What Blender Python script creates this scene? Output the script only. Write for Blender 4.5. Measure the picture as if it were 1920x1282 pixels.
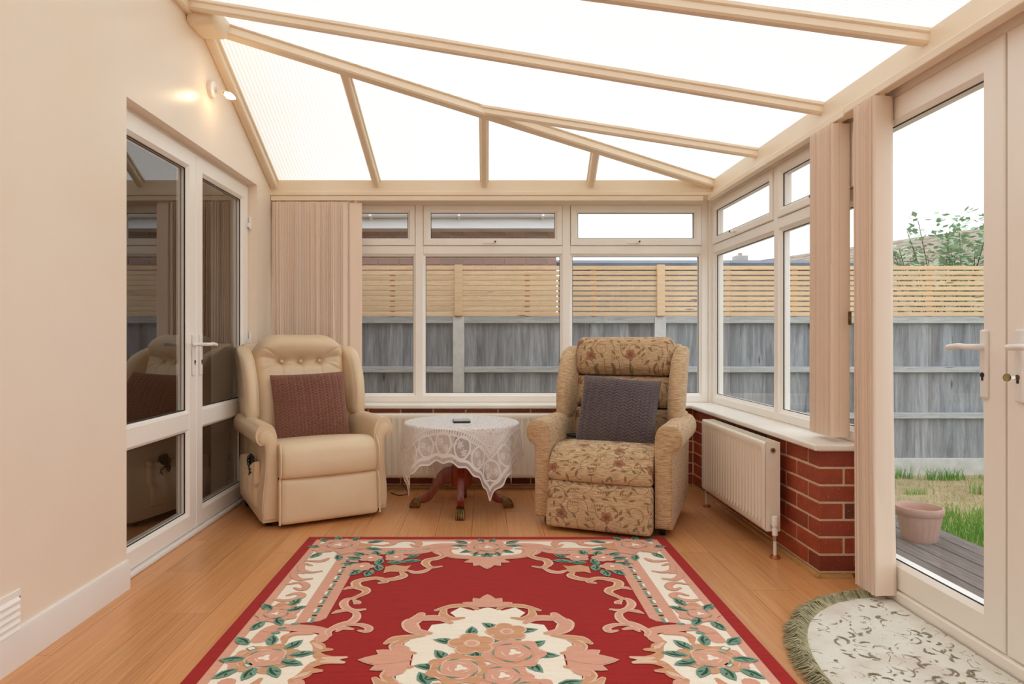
import bpy, bmesh, math, random
import numpy as np
from mathutils import Vector, Matrix

random.seed(7)
rng = np.random.default_rng(11)
SC = bpy.context.scene
COL = SC.collection
for o in list(bpy.data.objects):
    bpy.data.objects.remove(o)

# ------------------------------------------------------------------ camera, sky, exposure
F, VX, VY, EYE = 1300.0, 907.0, 635.0, 1.03      # focal length and vanishing point in pixels, eye height in metres
cam = bpy.data.cameras.new('camera')
cam.sensor_fit = 'HORIZONTAL'
cam.sensor_width = 36.0
cam.lens = 36.0 * F / 1920.0
cam.shift_x = (960.0 - VX) / 1920.0
cam.shift_y = -(641.0 - VY) / 1920.0
cam.clip_start = 0.02
cam.clip_end = 300
camo = bpy.data.objects.new('camera', cam)
COL.objects.link(camo)
camo.location = (0, 0, EYE)
camo.rotation_euler = (math.pi / 2, 0, 0)
SC.camera = camo

SKY_STRENGTH = 1.0
w = bpy.data.worlds.new('overcast_sky')
SC.world = w
w.use_nodes = True
nt = w.node_tree
nt.nodes.clear()
wo = nt.nodes.new('ShaderNodeOutputWorld')
bg = nt.nodes.new('ShaderNodeBackground')
tc = nt.nodes.new('ShaderNodeTexCoord')
mp = nt.nodes.new('ShaderNodeMapping')
mp.inputs['Scale'].default_value = (1, 1, 2.5)
nz = nt.nodes.new('ShaderNodeTexNoise')
nz.inputs['Scale'].default_value = 2.2
nz.inputs['Detail'].default_value = 5
cr = nt.nodes.new('ShaderNodeValToRGB')
cr.color_ramp.elements[0].position = 0.35
cr.color_ramp.elements[0].color = (0.80, 0.86, 0.93, 1)
cr.color_ramp.elements[1].position = 0.7
cr.color_ramp.elements[1].color = (0.95, 0.97, 1.0, 1)
nt.links.new(tc.outputs['Generated'], mp.inputs['Vector'])
nt.links.new(mp.outputs['Vector'], nz.inputs['Vector'])
nt.links.new(nz.outputs['Fac'], cr.inputs['Fac'])
nt.links.new(cr.outputs['Color'], bg.inputs['Color'])
bg.inputs['Strength'].default_value = SKY_STRENGTH
nt.links.new(bg.outputs['Background'], wo.inputs['Surface'])

SC.view_settings.view_transform = 'Standard'
SC.view_settings.look = 'None'
SC.view_settings.gamma = 1.0
SC.view_settings.use_curve_mapping = False
SC.view_settings.exposure = 0.88
SC.cycles.max_bounces = 14
SC.cycles.diffuse_bounces = 8
SC.cycles.transmission_bounces = 10
SC.cycles.transparent_max_bounces = 24

# ------------------------------------------------------------------ helpers
def S(r, g, b):
    def f(c):
        c /= 255.0
        return c / 12.92 if c <= 0.04045 else ((c + 0.055) / 1.055) ** 2.4
    return (f(r), f(g), f(b), 1.0)

def obj(name, me, mat=None, parent=None, loc=None, rot=None):
    o = bpy.data.objects.new(name, me)
    COL.objects.link(o)
    if mat is not None and me is not None and len(me.materials) == 0:
        for m in (mat if isinstance(mat, (list, tuple)) else [mat]):
            me.materials.append(m)
    if parent is not None:
        o.parent = parent
    if loc is not None:
        o.location = loc
    if rot is not None:
        o.rotation_euler = rot
    return o

def mk(verts, faces, smooth=False, name='mesh'):
    me = bpy.data.meshes.new(name)
    me.from_pydata([tuple(v) for v in verts], [], [tuple(f) for f in faces])
    me.update()
    if smooth:
        me.polygons.foreach_set('use_smooth', [True] * len(me.polygons))
    return me

def bmesh_me(bm, smooth=False, recalc=True):
    if recalc:
        bmesh.ops.recalc_face_normals(bm, faces=bm.faces)
    me = bpy.data.meshes.new('mesh')
    bm.to_mesh(me)
    bm.free()
    if smooth:
        me.polygons.foreach_set('use_smooth', [True] * len(me.polygons))
    return me

def smooth_by_angle(me, ang=40):
    me.polygons.foreach_set('use_smooth', [True] * len(me.polygons))
    me.set_sharp_from_angle(angle=math.radians(ang))
    return me

def thing(name, label=None, cat=None, loc=(0, 0, 0), rotz=0, group=None, kind=None):
    o = bpy.data.objects.new(name, None)
    COL.objects.link(o)
    o.empty_display_size = 0.1
    o.location = loc
    o.rotation_euler = (0, 0, rotz)
    return tag(o, label, cat, group, kind)

def tag(o, label=None, cat=None, group=None, kind=None):
    if label: o['label'] = label
    if cat: o['category'] = cat
    if group: o['group'] = group
    if kind: o['kind'] = kind
    return o

def add_box(bm, x0, x1, y0, y1, z0, z1):
    vs = [bm.verts.new(p) for p in ((x0,y0,z0),(x1,y0,z0),(x1,y1,z0),(x0,y1,z0),(x0,y0,z1),(x1,y0,z1),(x1,y1,z1),(x0,y1,z1))]
    for f in ((3,2,1,0),(4,5,6,7),(0,1,5,4),(1,2,6,5),(2,3,7,6),(3,0,4,7)):
        bm.faces.new([vs[i] for i in f])
    return vs

def box_me(x0, x1, y0, y1, z0, z1, bevel=0.0, seg=2):
    bm = bmesh.new()
    add_box(bm, min(x0,x1), max(x0,x1), min(y0,y1), max(y0,y1), min(z0,z1), max(z0,z1))
    if bevel > 0:
        bmesh.ops.bevel(bm, geom=bm.edges[:], offset=bevel, segments=seg, affect='EDGES', profile=0.5)
    return bmesh_me(bm)

def box(name, b, mat, parent=None, bevel=0.0, seg=2):
    return obj(name, box_me(*b, bevel=bevel, seg=seg), mat, parent)

def boxes_me(bs):
    bm = bmesh.new()
    for b in bs:
        add_box(bm, *b)
    return bmesh_me(bm)

def catmull(pts, n=8, closed=False):
    pts = [np.array(p, float) for p in pts]
    if closed:
        P = [pts[-1]] + pts + pts[:2]
    else:
        P = [2 * pts[0] - pts[1]] + pts + [2 * pts[-1] - pts[-2]]
    out = []
    for i in range(1, len(P) - 2):
        for k in range(n):
            t = k / n
            p0, p1, p2, p3 = P[i-1], P[i], P[i+1], P[i+2]
            out.append(0.5 * ((2*p1) + (-p0+p2)*t + (2*p0-5*p1+4*p2-p3)*t*t + (-p0+3*p1-3*p2+p3)*t**3))
    if not closed:
        out.append(pts[-1])
    return out

def tube_me(pts, r, seg=10, closed=False, caps=True, rs=None):
    pts = [Vector(p) for p in pts]
    n = len(pts)
    verts, faces = [], []
    prev = None
    for i, p in enumerate(pts):
        a = pts[(i-1) % n] if (closed or i > 0) else p
        b = pts[(i+1) % n] if (closed or i < n-1) else p
        t = (b - a).normalized()
        if prev is None:
            ref = Vector((0,0,1)) if abs(t.z) < 0.9 else Vector((1,0,0))
            u = t.cross(ref).normalized()
        else:
            u = (prev - t * prev.dot(t)).normalized()
        prev = u
        v = t.cross(u)
        rr = rs[i] if rs is not None else r
        for k in range(seg):
            a_ = 2 * math.pi * k / seg
            verts.append(p + (u * math.cos(a_) + v * math.sin(a_)) * rr)
    m = n if closed else n - 1
    for i in range(m):
        j = (i + 1) % n
        for k in range(seg):
            l = (k + 1) % seg
            faces.append((i*seg+k, i*seg+l, j*seg+l, j*seg+k))
    if caps and not closed:
        faces.append(tuple(range(seg))[::-1])
        faces.append(tuple((n-1)*seg + k for k in range(seg)))
    me = mk(verts, faces)
    return smooth_by_angle(me, 50)

def lathe_me(prof, seg=28, ang=40):
    verts, faces = [], []
    for (r, z) in prof:
        for k in range(seg):
            a = 2 * math.pi * k / seg
            verts.append((r*math.cos(a), r*math.sin(a), z))
    for i in range(len(prof)-1):
        for k in range(seg):
            l = (k+1) % seg
            faces.append((i*seg+k, i*seg+l, (i+1)*seg+l, (i+1)*seg+k))
    if prof[0][0] > 1e-6: faces.append(tuple(range(seg))[::-1])
    if prof[-1][0] > 1e-6: faces.append(tuple((len(prof)-1)*seg+k for k in range(seg)))
    bm = bmesh.new()
    me = mk(verts, faces)
    bm.from_mesh(me)
    bmesh.ops.remove_doubles(bm, verts=bm.verts, dist=1e-6)
    me2 = bmesh_me(bm)
    return smooth_by_angle(me2, ang)

def prism_me(prof, d0, d1, axis='y', bevel=0.0, seg=2, ang=35):
    """closed 2-D outline extruded along an axis; outline is (x,z) for y, (y,z) for x, (x,y) for z"""
    def P(a, b, d):
        return (a, d, b) if axis == 'y' else ((d, a, b) if axis == 'x' else (a, b, d))
    bm = bmesh.new()
    A = [bm.verts.new(P(a, b, d0)) for a, b in prof]
    B = [bm.verts.new(P(a, b, d1)) for a, b in prof]
    n = len(prof)
    f0 = bm.faces.new(A); f1 = bm.faces.new(B[::-1])
    for i in range(n):
        bm.faces.new((A[i], A[(i+1) % n], B[(i+1) % n], B[i])[::-1])
    bmesh.ops.recalc_face_normals(bm, faces=bm.faces)
    if bevel > 0:
        es = [e for e in bm.edges if (e in f0.edges or e in f1.edges)]
        bmesh.ops.bevel(bm, geom=es, offset=bevel, segments=seg, affect='EDGES', profile=0.5, clamp_overlap=True)
    me = bmesh_me(bm)
    return smooth_by_angle(me, ang)

def softbox_me(hx, hy, hz, r, n=14, puff=(0, 0, 0), fn=None):
    """rounded cushion: half sizes, edge radius, bulge of the faces; fn deforms each vertex"""
    t = np.linspace(-1, 1, n)
    t = np.sign(t) * (1 - (1 - np.abs(t)) ** 1.5)
    verts, faces, idx = [], [], {}
    H = np.array([hx, hy, hz], float)
    r = min(r, *H)
    def vid(q):
        k = tuple(np.round(q, 6))
        if k in idx: return idx[k]
        p = q * H
        inn = H - r
        c = np.clip(p, -inn, inn)
        d = p - c
        L = np.linalg.norm(d)
        if L > 1e-9: p = c + d / L * r
        bul = [(1-q[1]**2)*(1-q[2]**2), (1-q[0]**2)*(1-q[2]**2), (1-q[0]**2)*(1-q[1]**2)]
        for a in range(3):
            if puff[a]: p[a] += puff[a] * q[a] * bul[a]
        if fn is not None: p = np.array(fn(p, q), float)
        verts.append(p); idx[k] = len(verts) - 1
        return idx[k]
    for ax in range(3):
        for sgn in (-1, 1):
            b, c = (ax+1) % 3, (ax+2) % 3
            for i in range(n-1):
                for j in range(n-1):
                    ids = []
                    for (u, v) in ((i,j),(i+1,j),(i+1,j+1),(i,j+1)):
                        q = np.zeros(3); q[ax] = sgn; q[b] = t[u]; q[c] = t[v]
                        ids.append(vid(q))
                    faces.append(ids if sgn > 0 else ids[::-1])
    return mk(verts, faces, smooth=True)

# ------------------------------------------------------------------ materials
def newmat(name):
    m = bpy.data.materials.new(name)
    m.use_nodes = True
    nt = m.node_tree
    b = nt.nodes['Principled BSDF']
    return m, nt, b

def N(nt, t, **kw):
    n = nt.nodes.new(t)
    for k, v in kw.items():
        if k in n.inputs.keys() if hasattr(n.inputs, 'keys') else False:
            n.inputs[k].default_value = v
        else:
            setattr(n, k, v)
    return n

def L(nt, a, b):
    nt.links.new(a, b)

def math_(nt, op, a, b=None, c=None):
    n = nt.nodes.new('ShaderNodeMath'); n.operation = op
    for i, x in enumerate((a, b, c)):
        if x is None: continue
        if isinstance(x, (int, float)): n.inputs[i].default_value = x
        else: nt.links.new(x, n.inputs[i])
    return n.outputs[0]

def mixc(nt, fac, a, b, mode='MIX'):
    n = nt.nodes.new('ShaderNodeMix'); n.data_type = 'RGBA'; n.blend_type = mode
    for s, x in ((n.inputs[0], fac), (n.inputs[6], a), (n.inputs[7], b)):
        if isinstance(x, (int, float)): s.default_value = x
        elif isinstance(x, tuple): s.default_value = x
        else: nt.links.new(x, s)
    return n.outputs[2]

def ramp(nt, fac, stops):
    n = nt.nodes.new('ShaderNodeValToRGB')
    el = n.color_ramp.elements
    while len(el) < len(stops): el.new(0.5)
    for e, (p, c) in zip(el, stops):
        e.position = p
        e.color = c if isinstance(c, tuple) else (c, c, c, 1)
    nt.links.new(fac, n.inputs[0])
    return n.outputs[0]

def noise(nt, vec, scale=5, detail=4, rough=0.55, dist=0.0):
    n = nt.nodes.new('ShaderNodeTexNoise')
    n.inputs['Scale'].default_value = scale
    n.inputs['Detail'].default_value = detail
    n.inputs['Roughness'].default_value = rough
    n.inputs['Distortion'].default_value = dist
    if vec is not None: nt.links.new(vec, n.inputs['Vector'])
    return n.outputs['Fac']

def coords(nt, which='Object', scale=(1,1,1), rand=False):
    tc = nt.nodes.new('ShaderNodeTexCoord')
    mp = nt.nodes.new('ShaderNodeMapping')
    mp.inputs['Scale'].default_value = scale
    nt.links.new(tc.outputs[which], mp.inputs['Vector'])
    if rand:
        oi = nt.nodes.new('ShaderNodeObjectInfo')
        mul = nt.nodes.new('ShaderNodeVectorMath'); mul.operation = 'SCALE'
        mul.inputs[0].default_value = (37.0, 19.0, 53.0)
        nt.links.new(oi.outputs['Random'], mul.inputs['Scale'])
        nt.links.new(mul.outputs[0], mp.inputs['Location'])
    return mp.outputs['Vector']

def bump(nt, b, h, strength=0.3, dist=0.002):
    n = nt.nodes.new('ShaderNodeBump')
    n.inputs['Strength'].default_value = strength
    n.inputs['Distance'].default_value = dist
    nt.links.new(h, n.inputs['Height'])
    nt.links.new(n.outputs[0], b.inputs['Normal'])

def plain(name, c, rough=0.5, metal=0.0, c2=None, scale=6.0, bmp=0.0, bscale=80, spec=0.5, stretch=(1,1,1), rand=False, coat=0):
    m, nt, b = newmat(name)
    b.inputs['Base Color'].default_value = c
    b.inputs['Roughness'].default_value = rough
    b.inputs['Metallic'].default_value = metal
    b.inputs['Specular IOR Level'].default_value = spec
    b.inputs['Coat Weight'].default_value = coat
    v = coords(nt, 'Object', stretch, rand)
    if c2 is not None:
        f = noise(nt, v, scale, 5)
        L(nt, ramp(nt, f, [(0.32, c), (0.68, c2)]), b.inputs['Base Color'])
    if bmp:
        bump(nt, b, noise(nt, v, bscale, 4), bmp)
    return m

M = {}
M['wall'] = plain('cream_wall_paint', S(243, 229, 212), 0.32, c2=S(240, 224, 204), scale=1.5, bmp=0.03, bscale=120, spec=0.4)
M['pvc'] = plain('cream_white_pvc', S(248, 244, 237), 0.28, c2=S(245, 239, 230), scale=2.0)
M['pvc_roof'] = plain('warm_tinted_pvc', S(242, 226, 202), 0.38, c2=S(238, 219, 192), scale=2.5)  # white PVC with the roof's warm backlight put into its colour
M['pvc_white'] = plain('white_pvc', S(240, 238, 234), 0.28, c2=S(234, 231, 226), scale=2)
M['gasket'] = plain('black_gasket', S(30, 30, 30), 0.6)
M['skirt'] = plain('white_gloss_paint', S(240, 234, 228), 0.2, c2=S(236, 229, 222), scale=3)
M['sill'] = plain('white_sill_laminate', S(240, 235, 226), 0.3, c2=S(233, 226, 214), scale=5)
M['rad'] = plain('cream_radiator_enamel', S(238, 230, 214), 0.25, spec=0.5)
M['chrome'] = plain('chrome', S(200, 198, 195), 0.2, metal=1.0)
M['brass'] = plain('aged_brass', S(150, 118, 70), 0.35, metal=0.9, c2=S(92, 72, 48), scale=40)
M['copper'] = plain('copper_collar', S(176, 110, 66), 0.35, metal=0.6)
M['black'] = plain('black_plastic', S(22, 21, 22), 0.4)
M['mortar'] = plain('pale_mortar', S(222, 200, 170), 0.95, c2=S(204, 180, 148), scale=30, bmp=0.3, bscale=150)

def brick_mat(name='red_brick', pale=0.0):
    m, nt, b = newmat(name)
    oi = nt.nodes.new('ShaderNodeObjectInfo')
    v = coords(nt, 'Object', (1,1,1), True)
    base = ramp(nt, oi.outputs['Random'], [(0.0, S(150, 62, 36)), (0.4, S(168, 74, 42)), (0.78, S(140, 54, 34)), (0.93, S(118, 50, 36)), (1.0, S(84, 46, 36))])
    f = noise(nt, v, 14, 6, 0.65)
    col = mixc(nt, ramp(nt, f, [(0.35, 0.0), (0.75, 0.65)]), base, S(112, 46, 30))
    f2 = noise(nt, v, 120, 2)
    col = mixc(nt, ramp(nt, f2, [(0.64, 0.0), (0.72, 0.5)]), col, S(206, 150, 112))
    if pale: col = mixc(nt, pale, col, S(196, 176, 164))
    L(nt, col, b.inputs['Base Color'])
    b.inputs['Roughness'].default_value = 0.55
    bump(nt, b, noise(nt, v, 90, 5), 0.35, 0.002)
    return m
M['brick'] = brick_mat()
M['brick_pale'] = brick_mat('brown_brick', 0.55)

def wood_mat(name, stops, stretch, scale=3.0, rough=0.4, bmp=0.08, tone=0.25, knots=False, coat=0.0):
    m, nt, b = newmat(name)
    v = coords(nt, 'Object', stretch, True)
    oi = nt.nodes.new('ShaderNodeObjectInfo')
    f = noise(nt, v, scale, 8, 0.62, 1.2)
    col = ramp(nt, f, stops)
    f2 = noise(nt, v, scale * 9, 3, 0.5)
    col = mixc(nt, ramp(nt, f2, [(0.4, 0.0), (0.75, 0.35)]), col, stops[0][1])
    hs = nt.nodes.new('ShaderNodeHueSaturation')
    L(nt, col, hs.inputs['Color'])
    L(nt, math_(nt, 'MULTIPLY_ADD', oi.outputs['Random'], tone, 1.0 - tone / 2), hs.inputs['Value'])
    col = hs.outputs[0]
    if knots:
        vo = nt.nodes.new('ShaderNodeTexVoronoi')
        vo.inputs['Scale'].default_value = 1.0
        kv = coords(nt, 'Object', knots, True)
        L(nt, kv, vo.inputs['Vector'])
        col = mixc(nt, ramp(nt, vo.outputs['Distance'], [(0.05, 0.75), (0.13, 0.0)]), col, S(74, 52, 36))
    L(nt, col, b.inputs['Base Color'])
    b.inputs['Roughness'].default_value = rough
    b.inputs['Coat Weight'].default_value = coat
    if bmp: bump(nt, b, f, bmp, 0.002)
    return m
M['laminate'] = wood_mat('oak_laminate', [(0.25, S(186, 122, 70)), (0.48, S(212, 150, 96)), (0.75, S(228, 172, 120))], (9, 0.9, 9), 2.2, 0.30, 0.02, 0.16)
M['quadrant'] = wood_mat('varnished_pine_trim', [(0.3, S(168, 122, 66)), (0.7, S(204, 158, 98))], (3, 3, 20), 3, 0.4)
M['mahogany'] = wood_mat('mahogany', [(0.25, S(92, 28, 14)), (0.55, S(136, 50, 26)), (0.8, S(164, 72, 38))], (14, 14, 2), 3, 0.22, 0.02, coat=0.4)
M['slat'] = wood_mat('new_larch', [(0.25, S(214, 178, 136)), (0.55, S(232, 200, 160)), (0.8, S(242, 216, 180))], (1.2, 12, 14), 3, 0.7, 0.1, 0.14, knots=(2.4, 6, 17))
M['greywood'] = wood_mat('weathered_grey_wood', [(0.22, S(96, 96, 98)), (0.48, S(148, 150, 154)), (0.78, S(192, 195, 198))], (6, 6, 0.5), 2.6, 0.85, 0.3, 0.34, knots=(9, 9, 2.2))
M['greyrail'] = wood_mat('weathered_grey_rail', [(0.2, S(140, 140, 140)), (0.5, S(186, 187, 188)), (0.8, S(214, 214, 213))], (1.2, 16, 16), 3, 0.85, 0.3, 0.1, knots=(2.0, 9, 9))
M['deck'] = wood_mat('weathered_deck_board', [(0.25, S(88, 78, 72)), (0.55, S(126, 116, 108)), (0.8, S(164, 154, 146))], (18, 1.2, 18), 3, 0.8, 0.4, 0.2)
M['concrete'] = plain('concrete', S(214, 212, 206), 0.9, c2=S(192, 189, 183), scale=9, bmp=0.3, bscale=60)

def glass_mat(name, ior=1.52, tint=(1, 1, 1, 1)):
    m = bpy.data.materials.new(name); m.use_nodes = True
    nt = m.node_tree; nt.nodes.clear()
    out = nt.nodes.new('ShaderNodeOutputMaterial')
    tr = nt.nodes.new('ShaderNodeBsdfTransparent'); tr.inputs[0].default_value = tint
    gl = nt.nodes.new('ShaderNodeBsdfGlossy'); gl.inputs['Roughness'].default_value = 0.0
    mx = nt.nodes.new('ShaderNodeMixShader')
    geo = nt.nodes.new('ShaderNodeNewGeometry')
    fz = nt.nodes.new('ShaderNodeFresnel'); fz.inputs[0].default_value = ior
    # the pane mirrors once, on the side the light comes from
    cl = math_(nt, 'MULTIPLY', fz.outputs[0], math_(nt, 'SUBTRACT', 1.0, geo.outputs['Backfacing']))
    L(nt, cl, mx.inputs[0]); L(nt, tr.outputs[0], mx.inputs[1]); L(nt, gl.outputs[0], mx.inputs[2])
    L(nt, mx.outputs[0], out.inputs[0])
    return m
M['glass'] = glass_mat('window_glass', 1.42, (0.985, 0.99, 0.99, 1))
M['glass_door'] = glass_mat('door_glass', 3.0, (0.93, 0.92, 0.90, 1))
# ------------------------------------------------------------------ the room: measures in metres
XL, XR, YB = -1.475, 1.449, 4.80          # left wall face, right brick face, back brick face
XW, YW = 1.63, 4.97                       # inner faces of the right and back window frames
YN = -1.6                                 # wall behind the camera
Z0, Z1 = 2.02, 2.13                       # eaves beam
XE = 1.58                                 # right eaves beam face
YT, ZT = 3.604, 2.70                      # where the hip meets the house wall
SILL = 0.575
YD = 2.995                                # near end of the right dwarf wall
OPEN0, OPEN1, OPENZ = 2.863, 4.512, 2.03  # doorway in the left wall
def zright(x): return Z1 + (ZT - Z1) * (XE - x) / (XE - XL)
def zback(y): return Z1 + (ZT - Z1) * (YB - y) / (YB - YT)
def hip(t): return Vector((XL + (XE - XL) * t, YT + (YB - YT) * t, ZT + (Z1 - ZT) * t))

# floor of laminate planks
fl = tag(box('floor', (XL - 0.3, XW + 0.05, YN, YB + 0.02, -0.08, -0.012), M['quadrant']), 'orange oak laminate floor laid in long planks', kind='structure')
pw, pl = 0.192, 1.285
plank = box_me(-0.5, 0.5, -0.5, 0.5, -0.011, 0.0)
plank.materials.append(M['laminate'])
ci = 0
x = XL - 0.125
while x < XW - 0.01:
    x1 = min(x + pw, XW + 0.02)
    off = [0.0, 0.47, 0.94, 0.2, 0.7][ci % 5]
    y = YN - off
    while y < YB:
        y0, y1 = max(y, YN), min(y + pl, YB)
        if y1 - y0 > 0.02:
            o = obj('plank', plank, None, fl, ((x + x1) / 2, (y0 + y1) / 2, 0))
            o.scale = (x1 - x - 0.0014, y1 - y0 - 0.0014, 1)
        y += pl
    x += pw; ci += 1

# left (house) wall
def quadprism(bm, pts, x0, x1):
    A = [bm.verts.new((x0, a, b)) for a, b in pts]; B = [bm.verts.new((x1, a, b)) for a, b in pts]
    bm.faces.new(A); bm.faces.new(B[::-1])
    n = len(pts)
    for i in range(n): bm.faces.new((A[i], B[i], B[(i+1) % n], A[(i+1) % n]))
bm = bmesh.new()
WT = 3.4
quadprism(bm, [(YN, 0), (OPEN0, 0), (OPEN0, WT), (YN, WT)], XL - 0.3, XL)
quadprism(bm, [(OPEN0, OPENZ), (OPEN1, OPENZ), (OPEN1, WT), (OPEN0, WT)], XL - 0.3, XL)
quadprism(bm, [(OPEN1, 0), (YW + 0.1, 0), (YW + 0.1, WT), (OPEN1, WT)], XL - 0.3, XL)
wl = tag(obj('wall_left', bmesh_me(bm), M['wall']), 'smooth cream painted wall with the recessed double doors', kind='structure')
tag(obj('wall_near', boxes_me([(XL, XW + 0.1, YN - 0.15, YN, 0, 2.75)]), M['wall']), 'cream wall behind the viewer', kind='structure')
# skirting board with a chamfered top
sk = [(XL, 0.0), (XL + 0.016, 0.0), (XL + 0.016, 0.105), (XL + 0.011, 0.117), (XL, 0.12)]
tag(obj('baseboard_left', prism_me(sk, YN, OPEN0, 'y'), M['skirt']), 'white gloss skirting board along the cream wall', kind='structure')
tag(obj('baseboard_corner', prism_me(sk, OPEN1, YB, 'y'), M['skirt']), 'short white skirting board in the far left corner', kind='structure')

# dim room behind the left doors
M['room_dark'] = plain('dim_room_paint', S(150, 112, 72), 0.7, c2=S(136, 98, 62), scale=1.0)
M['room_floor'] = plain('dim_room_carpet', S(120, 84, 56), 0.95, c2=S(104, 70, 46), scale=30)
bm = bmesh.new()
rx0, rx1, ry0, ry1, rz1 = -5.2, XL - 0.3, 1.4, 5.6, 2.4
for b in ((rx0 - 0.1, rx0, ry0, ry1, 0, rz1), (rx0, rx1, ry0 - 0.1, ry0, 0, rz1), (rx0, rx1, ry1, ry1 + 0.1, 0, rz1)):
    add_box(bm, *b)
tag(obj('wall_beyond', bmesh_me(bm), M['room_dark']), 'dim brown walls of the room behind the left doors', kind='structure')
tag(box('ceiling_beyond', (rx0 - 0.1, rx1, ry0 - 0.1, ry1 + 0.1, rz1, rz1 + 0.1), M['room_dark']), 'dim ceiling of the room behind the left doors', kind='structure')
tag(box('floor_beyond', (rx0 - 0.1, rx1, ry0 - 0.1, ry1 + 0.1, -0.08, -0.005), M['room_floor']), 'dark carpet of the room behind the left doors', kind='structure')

# brick dwarf walls: each brick a piece of its own, in stretcher bond, joints recessed
BL, BH, BD, J = 0.215, 0.065, 0.1025, 0.01
brick_cache = {}
def brick_mesh(lx, ly, mat='brick'):
    k = (round(lx, 3), round(ly, 3), mat)
    if k not in brick_cache:
        me = box_me(-lx/2, lx/2, -ly/2, ly/2, -BH/2, BH/2, bevel=0.003, seg=1)
        me.materials.append(M[mat])
        brick_cache[k] = me
    return brick_cache[k]
wb = tag(box('wall_back', (XL, XR + 0.06, YB + 0.004, YW + 0.06, -0.2, SILL - 0.028), M['mortar']), 'low red brick wall under the back window', kind='structure')
wr = tag(box('wall_right', (XR + 0.004, XW + 0.06, YD + 0.004, YW + 0.06, -0.2, SILL - 0.028), M['mortar']), 'low red brick wall under the right window', kind='structure')
courses = 7
zc0 = SILL - 0.028 - courses * 0.075 + 0.005
for c in range(-1, courses):
    z = zc0 + c * 0.075 + BH / 2 + 0.0
    if z < 0: z = zc0 - 0.075 + BH / 2
    # back wall, from the right corner leftwards
    x = XR + (0.0 if c % 2 == 0 else 0.1125)
    x = XR - 0.004 - (0.0 if c % 2 == 0 else -0.1125)
    while x > XL + 0.03:
        x1 = min(x, XR - 0.004); x0 = max(x - BL, XL)
        if x1 - x0 > 0.03:
            jit = random.uniform(-0.0015, 0.0015)
            obj('brick', brick_mesh(x1 - x0, 0.06), None, wb, ((x0 + x1) / 2, YB + 0.03 + jit, z))
        x -= BL + J
    # right wall: near corner header or stretcher, then stretchers towards the back
    hd = BL if c % 2 == 1 else BD          # length along the wall of the corner brick
    rt = BD if c % 2 == 1 else 0.165       # how far it shows on the end face
    obj('brick', brick_mesh(rt, hd), None, wr, (XR + rt / 2, YD + hd / 2, z))
    if c % 2 == 1:
        obj('brick', brick_mesh(0.052, 0.06), None, wr, (XR + BD + J + 0.026, YD + 0.03, z))
    y = YD + hd + J
    while y < YB - 0.03:
        y1 = min(y + BL, YB - 0.002)
        if y1 - y > 0.03:
            jit = random.uniform(-0.0015, 0.0015)
            obj('brick', brick_mesh(0.06, y1 - y), None, wr, (XR + 0.03 + jit, (y + y1) / 2, z))
        y += BL + J
# sills
tag(box('trim_1', (XL + 0.001, XW + 0.02, YB - 0.03, YW + 0.01, SILL - 0.027, SILL), M['sill'], bevel=0.008, seg=3), 'white window sill along the back wall', kind='structure')
tag(box('trim_2', (XR - 0.03, XW + 0.02, YD - 0.025, YB - 0.031, SILL - 0.027, SILL), M['sill'], bevel=0.008, seg=3), 'white window sill on the right brick wall', kind='structure')
# varnished quadrant strips at the foot of the bricks
q = [(0, 0)] + [(0.017 * math.cos(a), 0.017 * math.sin(a)) for a in np.linspace(0, math.pi / 2, 6)]
tag(obj('trim_3', prism_me([(XR - a, b) for a, b in q], YD - 0.017, YB, 'y'), M['quadrant']), 'varnished wooden quadrant strip at the foot of the right brick wall', kind='structure')
tag(obj('trim_4', prism_me([(YB - a, b) for a, b in q], XL, XR - 0.018, 'x'), M['quadrant']), 'varnished wooden quadrant strip at the foot of the back brick wall', kind='structure')
tag(obj('trim_5', prism_me([(YD - a, b) for a, b in q], XR - 0.017, XR + 0.14, 'x'), M['quadrant']), 'short varnished quadrant strip round the brick wall end', kind='structure')

# ---- frames: a profile swept round a rectangle with mitred corners
def ring_me(rect, prof, mapf):
    a0, a1, b0, b1 = rect
    verts, faces = [], []
    n = len(prof)
    for (ins, d) in prof:
        for (a, b) in ((a0+ins, b0+ins), (a1-ins, b0+ins), (a1-ins, b1-ins), (a0+ins, b1-ins)):
            verts.append(mapf(a, b, d))
    for i in range(n):
        j = (i + 1) % n
        for k in range(4):
            l = (k + 1) % 4
            faces.append((i*4+k, i*4+l, j*4+l, j*4+k))
    bm = bmesh.new()
    me = mk(verts, faces); bm.from_mesh(me)
    return smooth_by_angle(bmesh_me(bm), 30)
def bar_me(rect, d0, d1, mapf, ch=0.006):
    a0, a1, b0, b1 = rect
    cs = [mapf(a, b, d) for a in (a0, a1) for b in (b0, b1) for d in (d0, d1)]
    xs, ys, zs = zip(*cs)
    return box_me(min(xs), max(xs), min(ys), max(ys), min(zs), max(zs), bevel=ch, seg=2)
def sash_prof(wd, front=0.0, depth=0.06):
    return [(0, front + 0.004), (0.004, front), (wd - 0.018, front), (wd - 0.015, front + 0.003), (wd - 0.002, front + 0.012), (wd, front + 0.016), (wd, front + depth), (0, front + depth)]
def bead_prof(wd, front=0.008):
    return [(0, front), (wd - 0.002, front + 0.010), (wd, front + 0.013), (wd, 0.055), (0, 0.055)]
def gasket_prof(wd, d): return [(wd - 0.001, d), (wd + 0.003, d + 0.001), (wd + 0.003, d + 0.006), (wd - 0.001, d + 0.006)]
def pane(name, rect, d, mapf, parent, mat, t=0.006):
    return obj(name, bar_me(rect, d, d + t, mapf, 0), mat, parent)
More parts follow.
